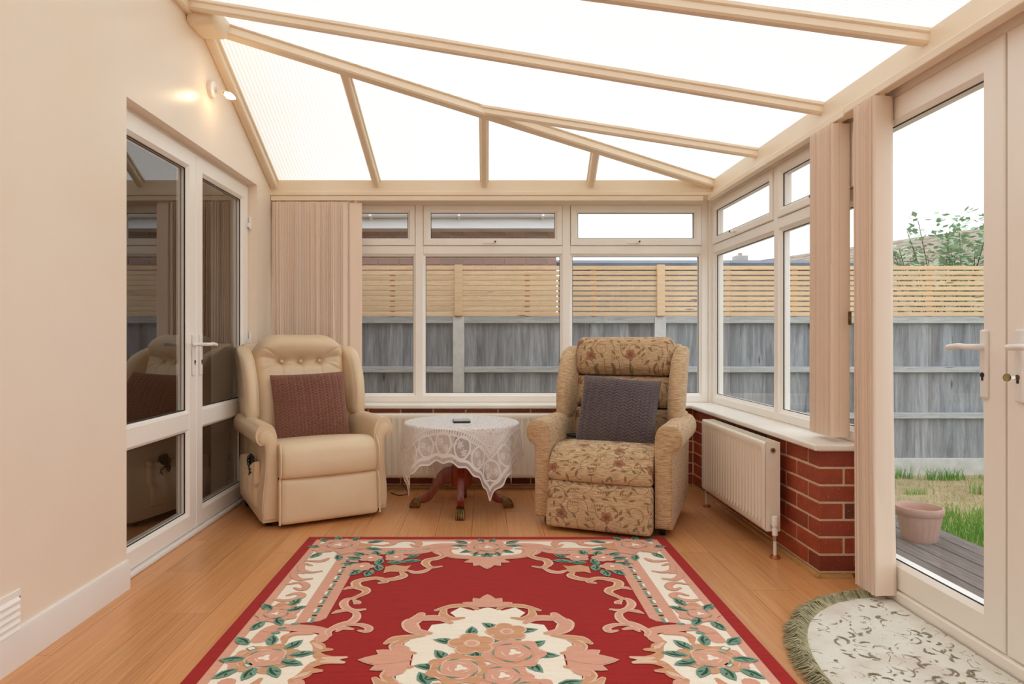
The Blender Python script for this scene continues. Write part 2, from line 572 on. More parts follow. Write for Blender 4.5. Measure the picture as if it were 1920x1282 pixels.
def window_handle(parent, a, b, mapf, sgn=1, front=0.0):
    h = obj('handle', bar_me((a - 0.014, a + 0.014, b - 0.011, b + 0.011), front - 0.012, front, mapf, 0.003), M['pvc'], parent)
    e = bar_me((min(a, a - sgn*0.085), max(a, a - sgn*0.085), b - 0.014, b - 0.003), front - 0.034, front - 0.022, mapf, 0.005)
    obj('lever', e, M['pvc'], h)
    obj('neck', bar_me((a - 0.009, a + 0.009, b - 0.012, b + 0.008), front - 0.034, front - 0.01, mapf, 0.003), M['pvc'], h)
    obj('lock_button', bar_me((a + 0.001, a + 0.013, b - 0.007, b + 0.005), front - 0.04, front - 0.033, mapf, 0.003), M['black'], h)

def window(nm, label, mapf, a0, a1, mull, handles, zt=2.035):
    W = thing(nm, label, kind='structure')
    obj('outer_frame', ring_me((a0, a1, SILL, zt), [(0, 0.004), (0.004, 0), (0.045, 0), (0.049, 0.006), (0.049, 0.07), (0, 0.07)], mapf), M['pvc'], W)
    edges = [a0 + 0.048] + sum([[m - 0.029, m + 0.029] for m in mull], []) + [a1 - 0.048]
    for m in mull:
        obj('mullion', bar_me((m - 0.029, m + 0.029, SILL + 0.045, zt - 0.045), 0.0, 0.07, mapf), M['pvc'], W)
    for i in range(0, len(edges), 2):
        e0, e1 = edges[i], edges[i+1]
        obj('transom', bar_me((e0 - 0.001, e1 + 0.001, 1.637, 1.697), 0.0005, 0.07, mapf), M['pvc'], W)
        # fixed lower light
        r = (e0, e1, SILL + 0.049, 1.637)
        obj('glazing_bead', ring_me(r, bead_prof(0.016), mapf), M['pvc'], W)
        obj('gasket', ring_me(r, gasket_prof(0.016, 0.022), mapf), M['gasket'], W)
        pane('pane', (r[0]+0.01, r[1]-0.01, r[2]+0.01, r[3]-0.01), 0.030, mapf, W, M['glass'])
        # top-hung sash above
        r = (e0 + 0.002, e1 - 0.002, 1.699, zt - 0.05)
        s = obj('sash', ring_me(r, sash_prof(0.052, -0.010, 0.062), mapf), M['pvc'], W)
        obj('gasket', ring_me(r, gasket_prof(0.052, 0.006), mapf), M['gasket'], s)
        pane('pane', (r[0]+0.045, r[1]-0.045, r[2]+0.045, r[3]-0.045), 0.022, mapf, s, M['glass'])
        h = handles[i // 2]
        if h is not None:
            window_handle(s, h, 1.722, mapf, 1, -0.010)
    return W
back_map = lambda a, b, d: (a, YW + d, b)
right_map = lambda a, b, d: (XW + d, a, b)
window('window_1', 'long cream framed back window with three top lights, facing the fence', back_map, XL, XW - 0.02, [-0.4625, 0.5925], [None, 0.075, 1.10])
window('window_2', 'cream framed right window above the small radiator', right_map, 2.99, YW + 0.0, [3.87], [4.46, 3.36])
tag(box('trim_6', (XW - 0.022, XW + 0.08, YW - 0.02, YW + 0.08, SILL - 0.02, 2.06), M['pvc'], bevel=0.008), 'cream corner post between the two windows', kind='structure')

# ---- right French doors
D2 = thing('door_2', 'cream framed French doors on the right leading to the garden', kind='structure')
ZD = 2.03
obj('outer_frame', ring_me((1.27, 2.99, 0.0, ZD), [(0, -0.012), (0.05, -0.012), (0.055, -0.006), (0.055, 0.08), (0, 0.08)], right_map), M['pvc'], D2)
obj('threshold', prism_me([(XW - 0.03, 0.0), (XW + 0.12, 0.0), (XW + 0.12, 0.05), (XW - 0.026, 0.05), (XW - 0.03, 0.046)], 1.27, 2.97, 'y'), M['pvc'], D2)
def leaf(parent, mapf, a0, a1, b0, b1, wd, rails, front, hinge=None):
    lf = obj('door_leaf', ring_me((a0, a1, b0, b1), sash_prof(wd, front, 0.062), mapf), M['pvc'], parent)
    zs = [b0] + rails + [b1]
    if rails:
        z = rails[0]
        obj('mid_rail', bar_me((a0 + wd - 0.017, a1 - wd + 0.017, z - 0.048, z + 0.048), front + 0.001, front + 0.05, mapf, 0.008), M['pvc'], lf)
    spans = [(b0 + wd, b1 - wd)] if not rails else [(b0 + wd, rails[0] - 0.058), (rails[0] + 0.058, b1 - wd)]
    for s0, s1 in spans:
        r = (a0 + wd - 0.014, a1 - wd + 0.014, s0 - 0.014, s1 + 0.014)
        obj('gasket', ring_me(r, gasket_prof(0.014, front + 0.016), mapf), M['gasket'], lf)
        obj('glazing_bead', ring_me(r, [(0, front + 0.004), (0.012, front + 0.014), (0.012, front + 0.05), (0, front + 0.05)], mapf), M['pvc'], lf)
        pane('pane', (r[0]+0.005, r[1]-0.005, r[2]+0.005, r[3]-0.005), front + 0.03, mapf, lf, M['glass'] if mapf is right_map else M['glass_door'])
    return lf
def lever_handle(lf, a, z, mapf, sgn, front, down=0.105, key=False):
    """plate on the stile and a lever pointing along sgn; z is the lever's height"""
    h = obj('handle', bar_me((a - 0.016, a + 0.016, z - down - 0.06, z + 0.055), front - 0.012, front, mapf, 0.006), M['pvc_white'], lf)
    pts = [(a, z, front - 0.01), (a, z, front - 0.035), (a + sgn*0.006, z, front - 0.046), (a + sgn*0.02, z, front - 0.05), (a + sgn*0.06, z + 0.002, front - 0.05), (a + sgn*0.115, z - 0.003, front - 0.046)]
    obj('lever', tube_me([mapf(*p) for p in catmull(pts, 5)], 0.0095, 12), M['pvc_white'], h)
    kz = z - 0.092
    obj('keyhole', bar_me((a - 0.004, a + 0.004, kz - 0.016, kz), front - 0.0135, front - 0.0118, mapf, 0), M['black'], h)
    # round top of the cylinder
    c = [mapf(a, kz + 0.002, front - d) for d in (0.0118, 0.014)]
    obj('lock_cylinder', tube_me(c, 0.0085, 14), M['brass'] if key else M['black'], h)
    if key:
        obj('key_blade', bar_me((a - 0.0015, a + 0.0015, kz - 0.002, kz + 0.006), front - 0.035, front - 0.013, mapf, 0), M['chrome'], h)
        obj('key_bow', tube_me([mapf(a - 0.0015, kz + 0.002, front - 0.044), mapf(a + 0.0015, kz + 0.002, front - 0.044)], 0.012, 16), M['brass'], h)
    return h
lA = leaf(D2, right_map, 2.145, 2.945, 0.055, 1.975, 0.105, [], -0.02)
lever_handle(lA, 2.222, 1.004, right_map, 1, -0.02)
lB = leaf(D2, right_map, 1.325, 2.135, 0.055, 1.975, 0.105, [], -0.02)
lever_handle(lB, 2.075, 1.004, right_map, -1, -0.02, key=True)
obj('astragal', bar_me((2.118, 2.162, 0.06, 1.97), 0.03, 0.05, right_map, 0.004), M['gasket'], D2)

# ---- near end of the right wall, beside the viewer: the same low wall and a third window
tag(box('wall_right_near', (XR, XW + 0.06, YN, 1.27, -0.2, SILL - 0.028), M['brick']), 'low brick wall beside the viewer', kind='structure')
window('window_3', 'cream framed side window beside the viewer', right_map, YN, 1.26, [-0.6, 0.3], [None, None, None])

# ---- left double doors in their recess
left_map = lambda a, b, d: (-1.53 - d, a, b)
D1 = thing('door_1', 'white glazed double doors recessed in the left wall', kind='structure')
obj('outer_frame', ring_me((OPEN0, OPEN1, 0.0, OPENZ), [(0, 0.012), (0.05, 0.012), (0.05, 0.09), (0, 0.09)], left_map), M['pvc_white'], D1)
obj('threshold', box_me(-1.60, -1.512, OPEN0 + 0.001, OPEN1 - 0.001, 0.0, 0.022, bevel=0.006), M['pvc_white'], D1)
l1 = leaf(D1, left_map, OPEN0 + 0.02, 3.688, 0.028, OPENZ - 0.018, 0.098, [0.602], 0.0)
lever_handle(l1, 3.645, 1.0, left_map, -1, 0.0)
l2 = leaf(D1, left_map, 3.692, OPEN1 - 0.014, 0.028, OPENZ - 0.018, 0.098, [0.602], 0.0)
lever_handle(l2, 3.735, 1.0, left_map, 1, 0.0)
for z in (0.30, 1.03, 1.78):
    hg = obj('hinge', tube_me([left_map(OPEN1 - 0.007, z - 0.04, -0.012), left_map(OPEN1 - 0.007, z + 0.04, -0.012)], 0.009, 12), M['pvc_white'], l2)
    obj('hinge_flag', bar_me((OPEN1 - 0.04, OPEN1 - 0.005, z - 0.03, z + 0.0), -0.014, 0.0, left_map, 0.003), M['pvc_white'], hg)

# ---- eaves beams with a stepped lower lip
ev = [(0, Z0 + 0.028), (-0.012, Z0 + 0.024), (-0.012, Z0 + 0.004), (-0.006, Z0), (0.19, Z0), (0.19, Z1 - 0.004), (0.004, Z1), (0, Z1 - 0.004), (0, Z0 + 0.034)]
tag(obj('trim_7', prism_me([(YB + a, b) for a, b in ev], XL, XE + 0.2, 'x'), M['pvc_roof']), 'cream eaves beam above the back window', kind='structure')
tag(obj('trim_8', prism_me([(XE + a, b) for a, b in ev], YN, YB, 'y'), M['pvc_roof']), 'cream eaves beam running over the right window and doors', kind='structure')
# head filler between beam and door or window frames
tag(box('trim_9', (XW - 0.01, XW + 0.08, YN, YW, 2.0, Z0 + 0.0), M['pvc']), 'cream head strip above the right frames', kind='structure')

# ---- translucent roof
def poly_mat(name, axis, depth):
    m = bpy.data.materials.new(name); m.use_nodes = True
    nt = m.node_tree; nt.nodes.clear()
    out = nt.nodes.new('ShaderNodeOutputMaterial')
    geo = nt.nodes.new('ShaderNodeNewGeometry')
    sep = nt.nodes.new('ShaderNodeSeparateXYZ')
    L(nt, geo.outputs['Position'], sep.inputs[0])
    s = math_(nt, 'SINE', math_(nt, 'MULTIPLY', sep.outputs[axis], 2 * math.pi / 0.022))
    s = math_(nt, 'POWER', math_(nt, 'MULTIPLY_ADD', s, 0.5, 0.5), 3.0)
    d = noise(nt, geo.outputs['Position'], 1.3, 5)
    dirt = ramp(nt, d, [(0.3, (0.96, 0.93, 0.875, 1)), (0.75, (0.92, 0.875, 0.80, 1))])
    col = mixc(nt, math_(nt, 'MULTIPLY', s, depth), dirt, (0.56, 0.53, 0.48, 1))
    t = nt.nodes.new('ShaderNodeBsdfTranslucent'); L(nt, col, t.inputs[0])
    df = nt.nodes.new('ShaderNodeBsdfDiffuse'); df.inputs[0].default_value = (0.85, 0.82, 0.76, 1)
    mx = nt.nodes.new('ShaderNodeMixShader'); mx.inputs[0].default_value = 0.10
    L(nt, t.outputs[0], mx.inputs[1]); L(nt, df.outputs[0], mx.inputs[2])
    gl = nt.nodes.new('ShaderNodeBsdfGlossy'); gl.inputs['Roughness'].default_value = 0.2
    mg = nt.nodes.new('ShaderNodeMixShader'); mg.inputs[0].default_value = 0.03
    L(nt, mx.outputs[0], mg.inputs[1]); L(nt, gl.outputs[0], mg.inputs[2])
    L(nt, mg.outputs[0], out.inputs[0])
    return m
M['poly_r'] = poly_mat('polycarbonate_flutes_across', 1, 0.8)
M['poly_b'] = poly_mat('polycarbonate_flutes_down', 0, 0.4)
def clear_mat():
    m = bpy.data.materials.new('clear_top_skin'); m.use_nodes = True
    nt = m.node_tree; nt.nodes.clear()
    out = nt.nodes.new('ShaderNodeOutputMaterial')
    t = nt.nodes.new('ShaderNodeBsdfTransparent'); t.inputs[0].default_value = (0.99, 0.99, 0.98, 1)
    L(nt, t.outputs[0], out.inputs[0])
    return m
M['clear'] = clear_mat()
RF = thing('ceiling', 'white translucent polycarbonate roof on cream glazing bars', kind='structure')
def panel(pts, mat):
    """a twin-wall sheet: milky lower skin, clear upper skin and edges 16 mm above"""
    n = len(pts)
    up = (Vector(pts[1]) - Vector(pts[0])).cross(Vector(pts[2]) - Vector(pts[0])).normalized()
    if up.z < 0: up = -up
    A = [Vector(p) for p in pts]; B = [p + up * 0.016 for p in A]
    faces = [tuple(range(n)), tuple(range(n, 2*n))[::-1]] + [(i, (i+1) % n, n + (i+1) % n, n + i) for i in range(n)]
    me = mk(A + B, faces)
    me.materials.append(mat); me.materials.append(M['clear'])
    for i, p in enumerate(me.polygons): p.material_index = 0 if i == 0 else 1
    return obj('roof_panel', me, None, RF)
def PR(x, y): return (x, y, zright(x))
def PB(x, y): return (x, y, zback(y))
XO = XE + 0.14; YO = YB + 0.14            # the sheets run out over the beams
RA = [(3.40, 3.25), (2.78, 2.48), (2.12, 1.70), (1.42, 0.92), (0.7, 0.14), (-0.1, -0.66), (YN - 0.1, YN - 0.1)]   # rafter ends on the wall and on the right eaves
hB = hip(0.47)
cornr = hip(1.0)
def ext(yl, yr): return yr + (yr - yl) * 0.14 / (XE - XL)
co = (XO, YO + 0.0)
panel([tuple(hB), PR(XE, YB), PR(XO, YB), PR(XO, 4.02), PR(XE, 4.02)], M['poly_r'])
panel([PR(XL, YT), PR(XL, RA[0][0]), PR(XO, RA[0][1]), PR(XO, 4.02), tuple(hB)], M['poly_r'])
for i in range(len(RA) - 1):
    panel([PR(XL, RA[i][0]), PR(XL, RA[i+1][0]), PR(XO, RA[i+1][1]), PR(XO, RA[i][1])], M['poly_r'])
h1, h2, h3 = hip(0.225), hip(0.483), hip(0.72)
xb = [-0.742, 0.004, 0.742]
panel([PB(XL, YT), tuple(h1), PB(xb[0], YB), PB(xb[0], YO), PB(XL, YO)], M['poly_b'])
panel([tuple(h1), tuple(h2), PB(xb[1], YO), PB(xb[0], YO)], M['poly_b'])
panel([tuple(h2), tuple(h3), PB(xb[2], YO), PB(xb[1], YO)], M['poly_b'])
panel([tuple(h3), tuple(cornr), PB(XE, YO), PB(xb[2], YO)], M['poly_b'])

def rafter_me(p0, p1, wd, hh, nrm):
    """glazing bar hanging below the sheet: flat cap with a narrower rounded rib"""
    p0, p1 = Vector(p0), Vector(p1)
    d = (p1 - p0).normalized()
    s = d.cross(Vector(nrm)).normalized()
    up = s.cross(d).normalized()
    if up.z < 0: up = -up
    prof = [(-wd/2, 0.0), (-wd/2, -0.012), (-wd/2 + 0.004, -0.016), (-wd*0.36, -0.018), (-wd*0.36, -hh + 0.008), (-wd*0.36 + 0.008, -hh), (wd*0.36 - 0.008, -hh), (wd*0.36, -hh + 0.008), (wd*0.36, -0.018), (wd/2 - 0.004, -0.016), (wd/2, -0.012), (wd/2, 0.0)]
    n = len(prof)
    V = [p0 + s*a + up*b for a, b in prof] + [p1 + s*a + up*b for a, b in prof]
    faces = [tuple(range(n)), tuple(range(n, 2*n))[::-1]] + [(i, n+i, n+(i+1) % n, (i+1) % n) for i in range(n)]
    bm = bmesh.new(); me = mk(V, faces); bm.from_mesh(me)
    return bmesh_me(bm)
nr = (ZT - Z1, 0, XE - XL); nb = (0, ZT - Z1, YB - YT)
obj('rafter', rafter_me(tuple(hB), PR(XE + 0.02, 4.02), 0.062, 0.05, nr), M['pvc_roof'], RF)
for yl, yr in RA[:-1]:
    obj('rafter', rafter_me(PR(XL, yl), PR(XE + 0.02, yr), 0.062, 0.05, nr), M['pvc_roof'], RF)
for h, xx in ((h1, xb[0]), (h2, xb[1]), (h3, xb[2])):
    obj('rafter', rafter_me(tuple(h), PB(xx, YB + 0.02), 0.062, 0.05, nb), M['pvc_roof'], RF)
nh = (Vector(nr).normalized() + Vector(nb).normalized())
obj('hip_rafter', rafter_me(tuple(hip(0.0)), tuple(hip(1.0)), 0.085, 0.062, nh), M['pvc_roof'], RF)
# wall-side glazing bar along the rake and the ridge plate on the house wall
obj('wall_bar', rafter_me(PB(XL + 0.022, YT), PB(XL + 0.022, YB + 0.02), 0.07, 0.06, nb), M['pvc_roof'], RF)
obj('ridge_bar', rafter_me(PR(XL + 0.02, YN), PR(XL + 0.02, YT), 0.07, 0.06, nr), M['pvc_roof'], RF)
# moulded cap where the bars meet
def bossf(p, q):
    p = p.copy(); p[2] += -0.02 * (1 - q[0]) * 0.5
    return p
o = obj('ridge_cap', softbox_me(0.075, 0.11, 0.055, 0.035, 10, fn=bossf), M['pvc_roof'], RF, (XL + 0.075, YT - 0.07, ZT - 0.045))
o.rotation_euler = (0.0, 0.19, 0.0)
# blind rails are part of the blinds (below)
# ------------------------------------------------------------------ garden and neighbours
M['soil'] = plain('dry_lawn_soil', S(190, 168, 132), 0.95, c2=S(158, 148, 104), scale=5, bmp=0.4, bscale=40)
M['grass'] = plain('green_grass', S(92, 150, 52), 0.7, c2=S(132, 176, 70), scale=3)
M['strawg'] = plain('straw_grass', S(206, 186, 146), 0.8, c2=S(176, 160, 112), scale=4)
GZ = -0.205
tag(box('ground', (-9, 40, -6, 45, GZ - 0.1, GZ), M['soil']), 'bare dry lawn outside', kind='structure')
def blades(n, fx, mat, name, label, hmin, hmax, wd=0.006):
    V, Fc = [], []
    for i in range(n):
        x, y, k = fx()
        a = random.uniform(0, math.pi); h = random.uniform(hmin, hmax) * k
        lean = random.uniform(0.1, 0.6) * h; la = random.uniform(0, 2*math.pi)
        dx, dy = math.cos(a)*wd/2, math.sin(a)*wd/2
        b = len(V)
        V += [(x-dx, y-dy, GZ), (x+dx, y+dy, GZ), (x+dx*0.6+math.cos(la)*lean*0.35, y+dy*0.6+math.sin(la)*lean*0.35, GZ+h*0.6), (x-dx*0.6+math.cos(la)*lean*0.35, y-dy*0.6+math.sin(la)*lean*0.35, GZ+h*0.6), (x+math.cos(la)*lean, y+math.sin(la)*lean, GZ+h)]
        Fc += [(b, b+1, b+2, b+3), (b+3, b+2, b+4)]
    return tag(obj(name, mk(V, Fc), mat), label, 'grass', kind='stuff')
def lawn():
    x = random.uniform(2.72, 6.2); y = random.uniform(2.0, 4.9 - 0.5 * random.random() ** 2)
    return x, y, 1.0
blades(26000, lawn, M['grass'], 'lawn_grass', 'bright green lawn grass beside the wooden deck', 0.05, 0.12)
tufts = [(random.uniform(2.0, 6.4), random.choice([6.13, 6.13, 6.05, 5.85, 5.5]), random.uniform(0.4, 1.2)) for _ in range(34)]
def tuft():
    t = random.choice(tufts)
    return t[0] + random.gauss(0, 0.05), t[1] + random.gauss(0, 0.02), t[2]
blades(1700, tuft, M['grass'], 'weed_grass', 'scattered green weed tufts at the foot of the fence', 0.06, 0.15)
blades(9000, lambda: (random.uniform(2.0, 6.4), random.uniform(4.6, 6.2), 1.0), M['strawg'], 'dry_grass', 'short straw coloured dry grass before the fence', 0.01, 0.035)

# wooden deck outside the doors
dk = tag(box('deck', (1.76, 2.72, -1.0, 4.42, GZ, -0.13), M['deck']), 'low weathered wooden deck outside the French doors', kind='structure')
for i in range(8):
    x0 = 1.765 + i * 0.119
    box('deck_board', (x0, x0 + 0.113, -1.0, 4.45, -0.129, -0.10), M['deck'], dk, bevel=0.004, seg=1)

# plant pot
M['terracotta'] = plain('pinkish_plastic_pot', S(196, 158, 142), 0.6, c2=S(182, 142, 128), scale=8)
pot = thing('plant_pot', 'empty fluted pink-brown plastic plant pot on the deck', 'plant pot', (2.45, 3.90, -0.0995))
pot.scale = (0.93, 0.93, 0.93)
def pot_body():
    seg = 60; V, Fc = [], []
    prof = [(0.088, 0.0, 0), (0.092, 0.012, 0), (0.094, 0.02, 1), (0.118, 0.155, 1), (0.119, 0.165, 0), (0.112, 0.165, 0), (0.085, 0.012, 0)]
    for (r, z, fl) in prof:
        for k in range(seg):
            a = 2*math.pi*k/seg
            rr = r + (0.003 * math.cos(20*a) if fl else 0)
            V.append((rr*math.cos(a), rr*math.sin(a), z))
    for i in range(len(prof)-1):
        for k in range(seg):
            l = (k+1) % seg
            Fc.append((i*seg+k, i*seg+l, (i+1)*seg+l, (i+1)*seg+k))
    Fc.append(tuple(range(seg))[::-1]); Fc.append(tuple((len(prof)-1)*seg+k for k in range(seg)))
    return smooth_by_angle(mk(V, Fc), 45)
obj('pot_body', pot_body(), M['terracotta'], pot)
obj('pot_rim', lathe_me([(0.113, 0.158), (0.124, 0.158), (0.130, 0.165), (0.131, 0.195), (0.127, 0.203), (0.120, 0.203), (0.113, 0.19), (0.113, 0.158)], 48), M['terracotta'], pot)

# ---- fence: concrete posts, grey boarded panels, slatted toppers
FY = 6.3
posts = [(860 - VX) * FY / F - 1.82 + 1.82 * i for i in range(10)]
zt = 1.03 - (594 - VY) * FY / F     # top of grey panel
zs = 1.03 - (497 - VY) * FY / F     # top of slats
zb0, zb1 = 1.03 - (858 - VY) * FY / F - GZ, zt - GZ
fence = thing('garden_fence', 'weathered grey boarded garden fence between concrete posts', 'fence', (0, FY, GZ))
screen = thing('slatted_screen', 'pale larch slatted screen along the top of the grey fence', 'fence screen', (0, FY, zt + 0.006))
ns = 10; pitch = (zs - zt - 0.006) / ns
for i, px in enumerate(posts):
    obj('fence_post', prism_me([(px-0.05, -0.05), (px+0.05, -0.05), (px+0.05, 0.05), (px-0.05, 0.05)], -0.05, zt - GZ + 0.004, 'z', bevel=0.008), M['concrete'], fence)
    obj('post_cap', lathe_me([(0.066, 0.0), (0.066, 0.004), (0.0, 0.026)], 4), M['concrete'], fence, (px, 0, zt - GZ - 0.002), (0, 0, math.pi/4))
    box('screen_post', (px - 0.035, px + 0.035, -0.078, -0.0515, 0.0, ns*pitch - 0.002), M['slat'], screen, bevel=0.003, seg=1)
for i in range(len(posts) - 1):
    x0, x1 = posts[i] + 0.052, posts[i+1] - 0.052
    n = 15; bw = (x1 - x0) / n
    box('gravel_board', (x0, x1, -0.02, 0.02, -0.03, zb0 - 0.002), M['concrete'], fence, bevel=0.004, seg=1)
    for k in range(n):
        # feather-edge boards overlap like shingles
        prof = [(k*bw - 0.006, 0.004), ((k+1)*bw, -0.004), ((k+1)*bw, 0.010), (k*bw - 0.006, 0.009)]
        obj('board', prism_me([(max(a, 0.0), b + (0.006 if k % 2 else 0.0)) for a, b in prof], zb0, zb1 - 0.02 + random.uniform(-0.004, 0.004), 'z'), M['greywood'], fence, (x0, 0, 0))
    for (py0, py1, d) in ((594, 606, 0.035), (688, 698, 0.035), (774, 784, 0.035)):
        za, zbx = 1.03 - (py1 - VY) * FY / F - GZ, 1.03 - (py0 - VY) * FY / F - GZ
        prof = [(-0.006 - d, za + 0.004), (-0.006, za - 0.004), (-0.006, zbx + 0.006), (-0.006 - d, zbx)]
        obj('rail', prism_me(prof, 0.0, x1 - x0, 'x'), M['greyrail'], fence, (x0, 0, 0))
    for k in range(ns):
        box('slat', (posts[i] + 0.001, posts[i+1] - 0.001, -0.05, -0.032, k*pitch, k*pitch + pitch - 0.012), M['slat'], screen, bevel=0.002, seg=1)
    for xx in (0.6, 1.2):
        box('batten', (posts[i] + xx, posts[i] + xx + 0.045, -0.031, -0.012, 0.0, ns*pitch - 0.01), M['slat'], screen)

# ---- brick bungalow behind the back fence
M['fascia'] = plain('white_fascia', S(236, 238, 240), 0.3)
M['rooftile'] = plain('brown_roof_tiles', S(150, 128, 110), 0.85, c2=S(118, 100, 88), scale=3, stretch=(1, 1, 14))
M['greyroof'] = plain('grey_roof_felt', S(128, 134, 142), 0.85, c2=S(104, 110, 118), scale=5)
M['render'] = plain('grey_render', S(190, 186, 180), 0.9, c2=S(176, 172, 166), scale=4)
NY = 7.4; NX1 = (1040 - VX) * NY / F + 0.02
nb_ = thing('bungalow', 'red brick bungalow with white gutter behind the back fence', 'house', (0, NY, GZ))
box('house_wall', (-6.0, NX1, 0.012, 3.0, -0.05, 2.42), M['mortar'], nb_)
zrow = 1.75 - GZ
for c in range(6):
    z = zrow + c * 0.075
    x = NX1 - (0.0 if c % 2 == 0 else -0.1125)
    while x > -2.6:
        x1 = min(x, NX1); x0 = x - BL
        if x1 - x0 > 0.03:
            obj('brick', brick_mesh(x1 - x0, 0.06, 'brick_pale'), None, nb_, ((x0+x1)/2, 0.03, z + BH/2))
        x -= BL + J
zso = 1.03 + (VY - 428) * (NY - 0.25) / F - GZ
box('soffit', (-6.0, NX1 + 0.1, -0.25, 0.02, zso, zso + 0.012), M['fascia'], nb_)
box('fascia_board', (-6.0, NX1 + 0.1, -0.27, -0.25, zso - 0.004, zso + 0.14), M['fascia'], nb_, bevel=0.003, seg=1)
g = [(0.055 * math.cos(a), 0.055 * math.sin(a)) for a in np.linspace(math.pi, 2*math.pi, 12)] + [(0.05, 0.0), ] + [(0.05 * math.cos(a), 0.05 * math.sin(a)) for a in np.linspace(2*math.pi, math.pi, 12)]
gt = obj('gutter', prism_me([(-0.33 + a, zso + 0.15 + b) for a, b in g], -6.0, NX1 + 0.12, 'x'), M['fascia'], nb_)
for xx in (-1.15, -0.25, 0.6):
    gx = xx
    obj('gutter_bracket', prism_me([(-0.39, zso + 0.16), (-0.392, zso + 0.1), (-0.34, zso + 0.08), (-0.268, zso + 0.08), (-0.268, zso + 0.16), (-0.275, zso + 0.16), (-0.275, zso + 0.092), (-0.345, zso + 0.092), (-0.384, zso + 0.11), (-0.384, zso + 0.16)], gx - 0.012, gx + 0.012, 'x'), M['fascia'], gt)
obj('roof', prism_me([(-0.3, zso + 0.14), (1.5, zso + 1.2), (3.3, zso + 0.14), (3.3, zso + 0.1), (1.5, zso + 1.16), (-0.28, zso + 0.1)], -6.0, NX1 + 0.08, 'x'), M['rooftile'], nb_)
obj('gable', prism_me([(0.0, zso), (3.0, zso), (1.5, zso + 1.1)], NX1 - 0.15, NX1, 'x'), M['mortar'], nb_)

# ---- low shed behind the fence
sh = thing('garden_shed', 'low shed with sloping grey felt roof behind the fence', 'shed', (3.0, 9.5, GZ))
box('shed_wall', (-1.9, 1.9, -0.8, 0.8, 0, 2.12), M['greywood'], sh)
obj('shed_roof', prism_me([(-0.95, 2.17), (0.95, 2.42), (0.95, 2.37), (-0.95, 2.12)], -2.05, 2.05, 'x'), M['greyroof'], sh)

# ---- further houses to the right
def house(name, label, ridge0, ridge1, zr, ze, half, walls_mat, roof_mat, chimney=None):
    r0, r1 = Vector((*ridge0, 0)), Vector((*ridge1, 0))
    d = (r1 - r0).normalized(); s = Vector((d.y, -d.x, 0))
    if s.dot(-r0) < 0: s = -s
    H = thing(name, label, 'house', (r0.x, r0.y, GZ))
    zr -= GZ; ze -= GZ; o0 = Vector((0, 0, 0)); o1 = r1 - r0
    def P(o, k, z): q_ = o + s * k; return (q_.x, q_.y, z)
    V = [P(o0, 0, zr), P(o1, 0, zr), P(o1, half, ze), P(o0, half, ze), P(o1, -half, ze), P(o0, -half, ze)]
    V += [(v[0], v[1], v[2] - 0.08) for v in V]
    Fc = [(0,1,2,3), (1,0,5,4), (6,9,8,7), (7,10,11,6), (3,2,8,9), (4,5,11,10), (0,3,9,6), (5,0,6,11), (2,1,7,8), (1,4,10,7)]
    bm = bmesh.new(); bm.from_mesh(mk(V, Fc))
    rf = obj('roof', bmesh_me(bm), roof_mat, H)
    hw = half - 0.3
    W = [P(o0, hw, 0), P(o1, hw, 0), P(o1, -hw, 0), P(o0, -hw, 0), P(o0, hw, ze), P(o1, hw, ze), P(o1, -hw, ze), P(o0, -hw, ze), P(o0, 0, zr - 0.15), P(o1, 0, zr - 0.15)]
    obj('house_wall', mk(W, [(0,1,5,4), (2,3,7,6), (3,0,4,8,7), (1,2,6,9,5), (3,2,1,0)]), walls_mat, H)
    # tile courses as low ridges across the near slope
    ncr = 14
    for i in range(1, ncr):
        t = i / ncr
        a = Vector(P(o0, half*t, zr + (ze - zr)*t)); b = Vector(P(o1, half*t, zr + (ze - zr)*t))
        obj('tile_course', tube_me([a, b], 0.018, 4), roof_mat, rf)
    if chimney:
        t, cw, ch = chimney
        c = o0 + (o1 - o0) * t
        cm = obj('chimney', box_me(c.x - cw, c.x + cw, c.y - cw, c.y + cw, zr - 0.6, zr + ch, bevel=0.02, seg=1), M['render'], H)
        obj('chimney_pot', tube_me([(c.x, c.y, zr + ch), (c.x, c.y, zr + ch + 0.15)], 0.1, 12), M['terracotta'], cm)
    return H
M['rooftile2'] = plain('pale_brown_tiles', S(176, 160, 140), 0.9, c2=S(146, 132, 118), scale=2.5)
house('house', 'house with long pale brown tiled roof behind the garden door', (14.4, 14.2), (10.55, 24.6), 3.92, 2.2, 3.4, M['render'], M['rooftile2'])
house('house', 'distant grey roofed house with a square chimney', (14.5, 32.0), (11.1, 40.0), 4.9, 3.2, 2.7, M['render'], M['greyroof'], chimney=(0.42, 0.3, 0.35))

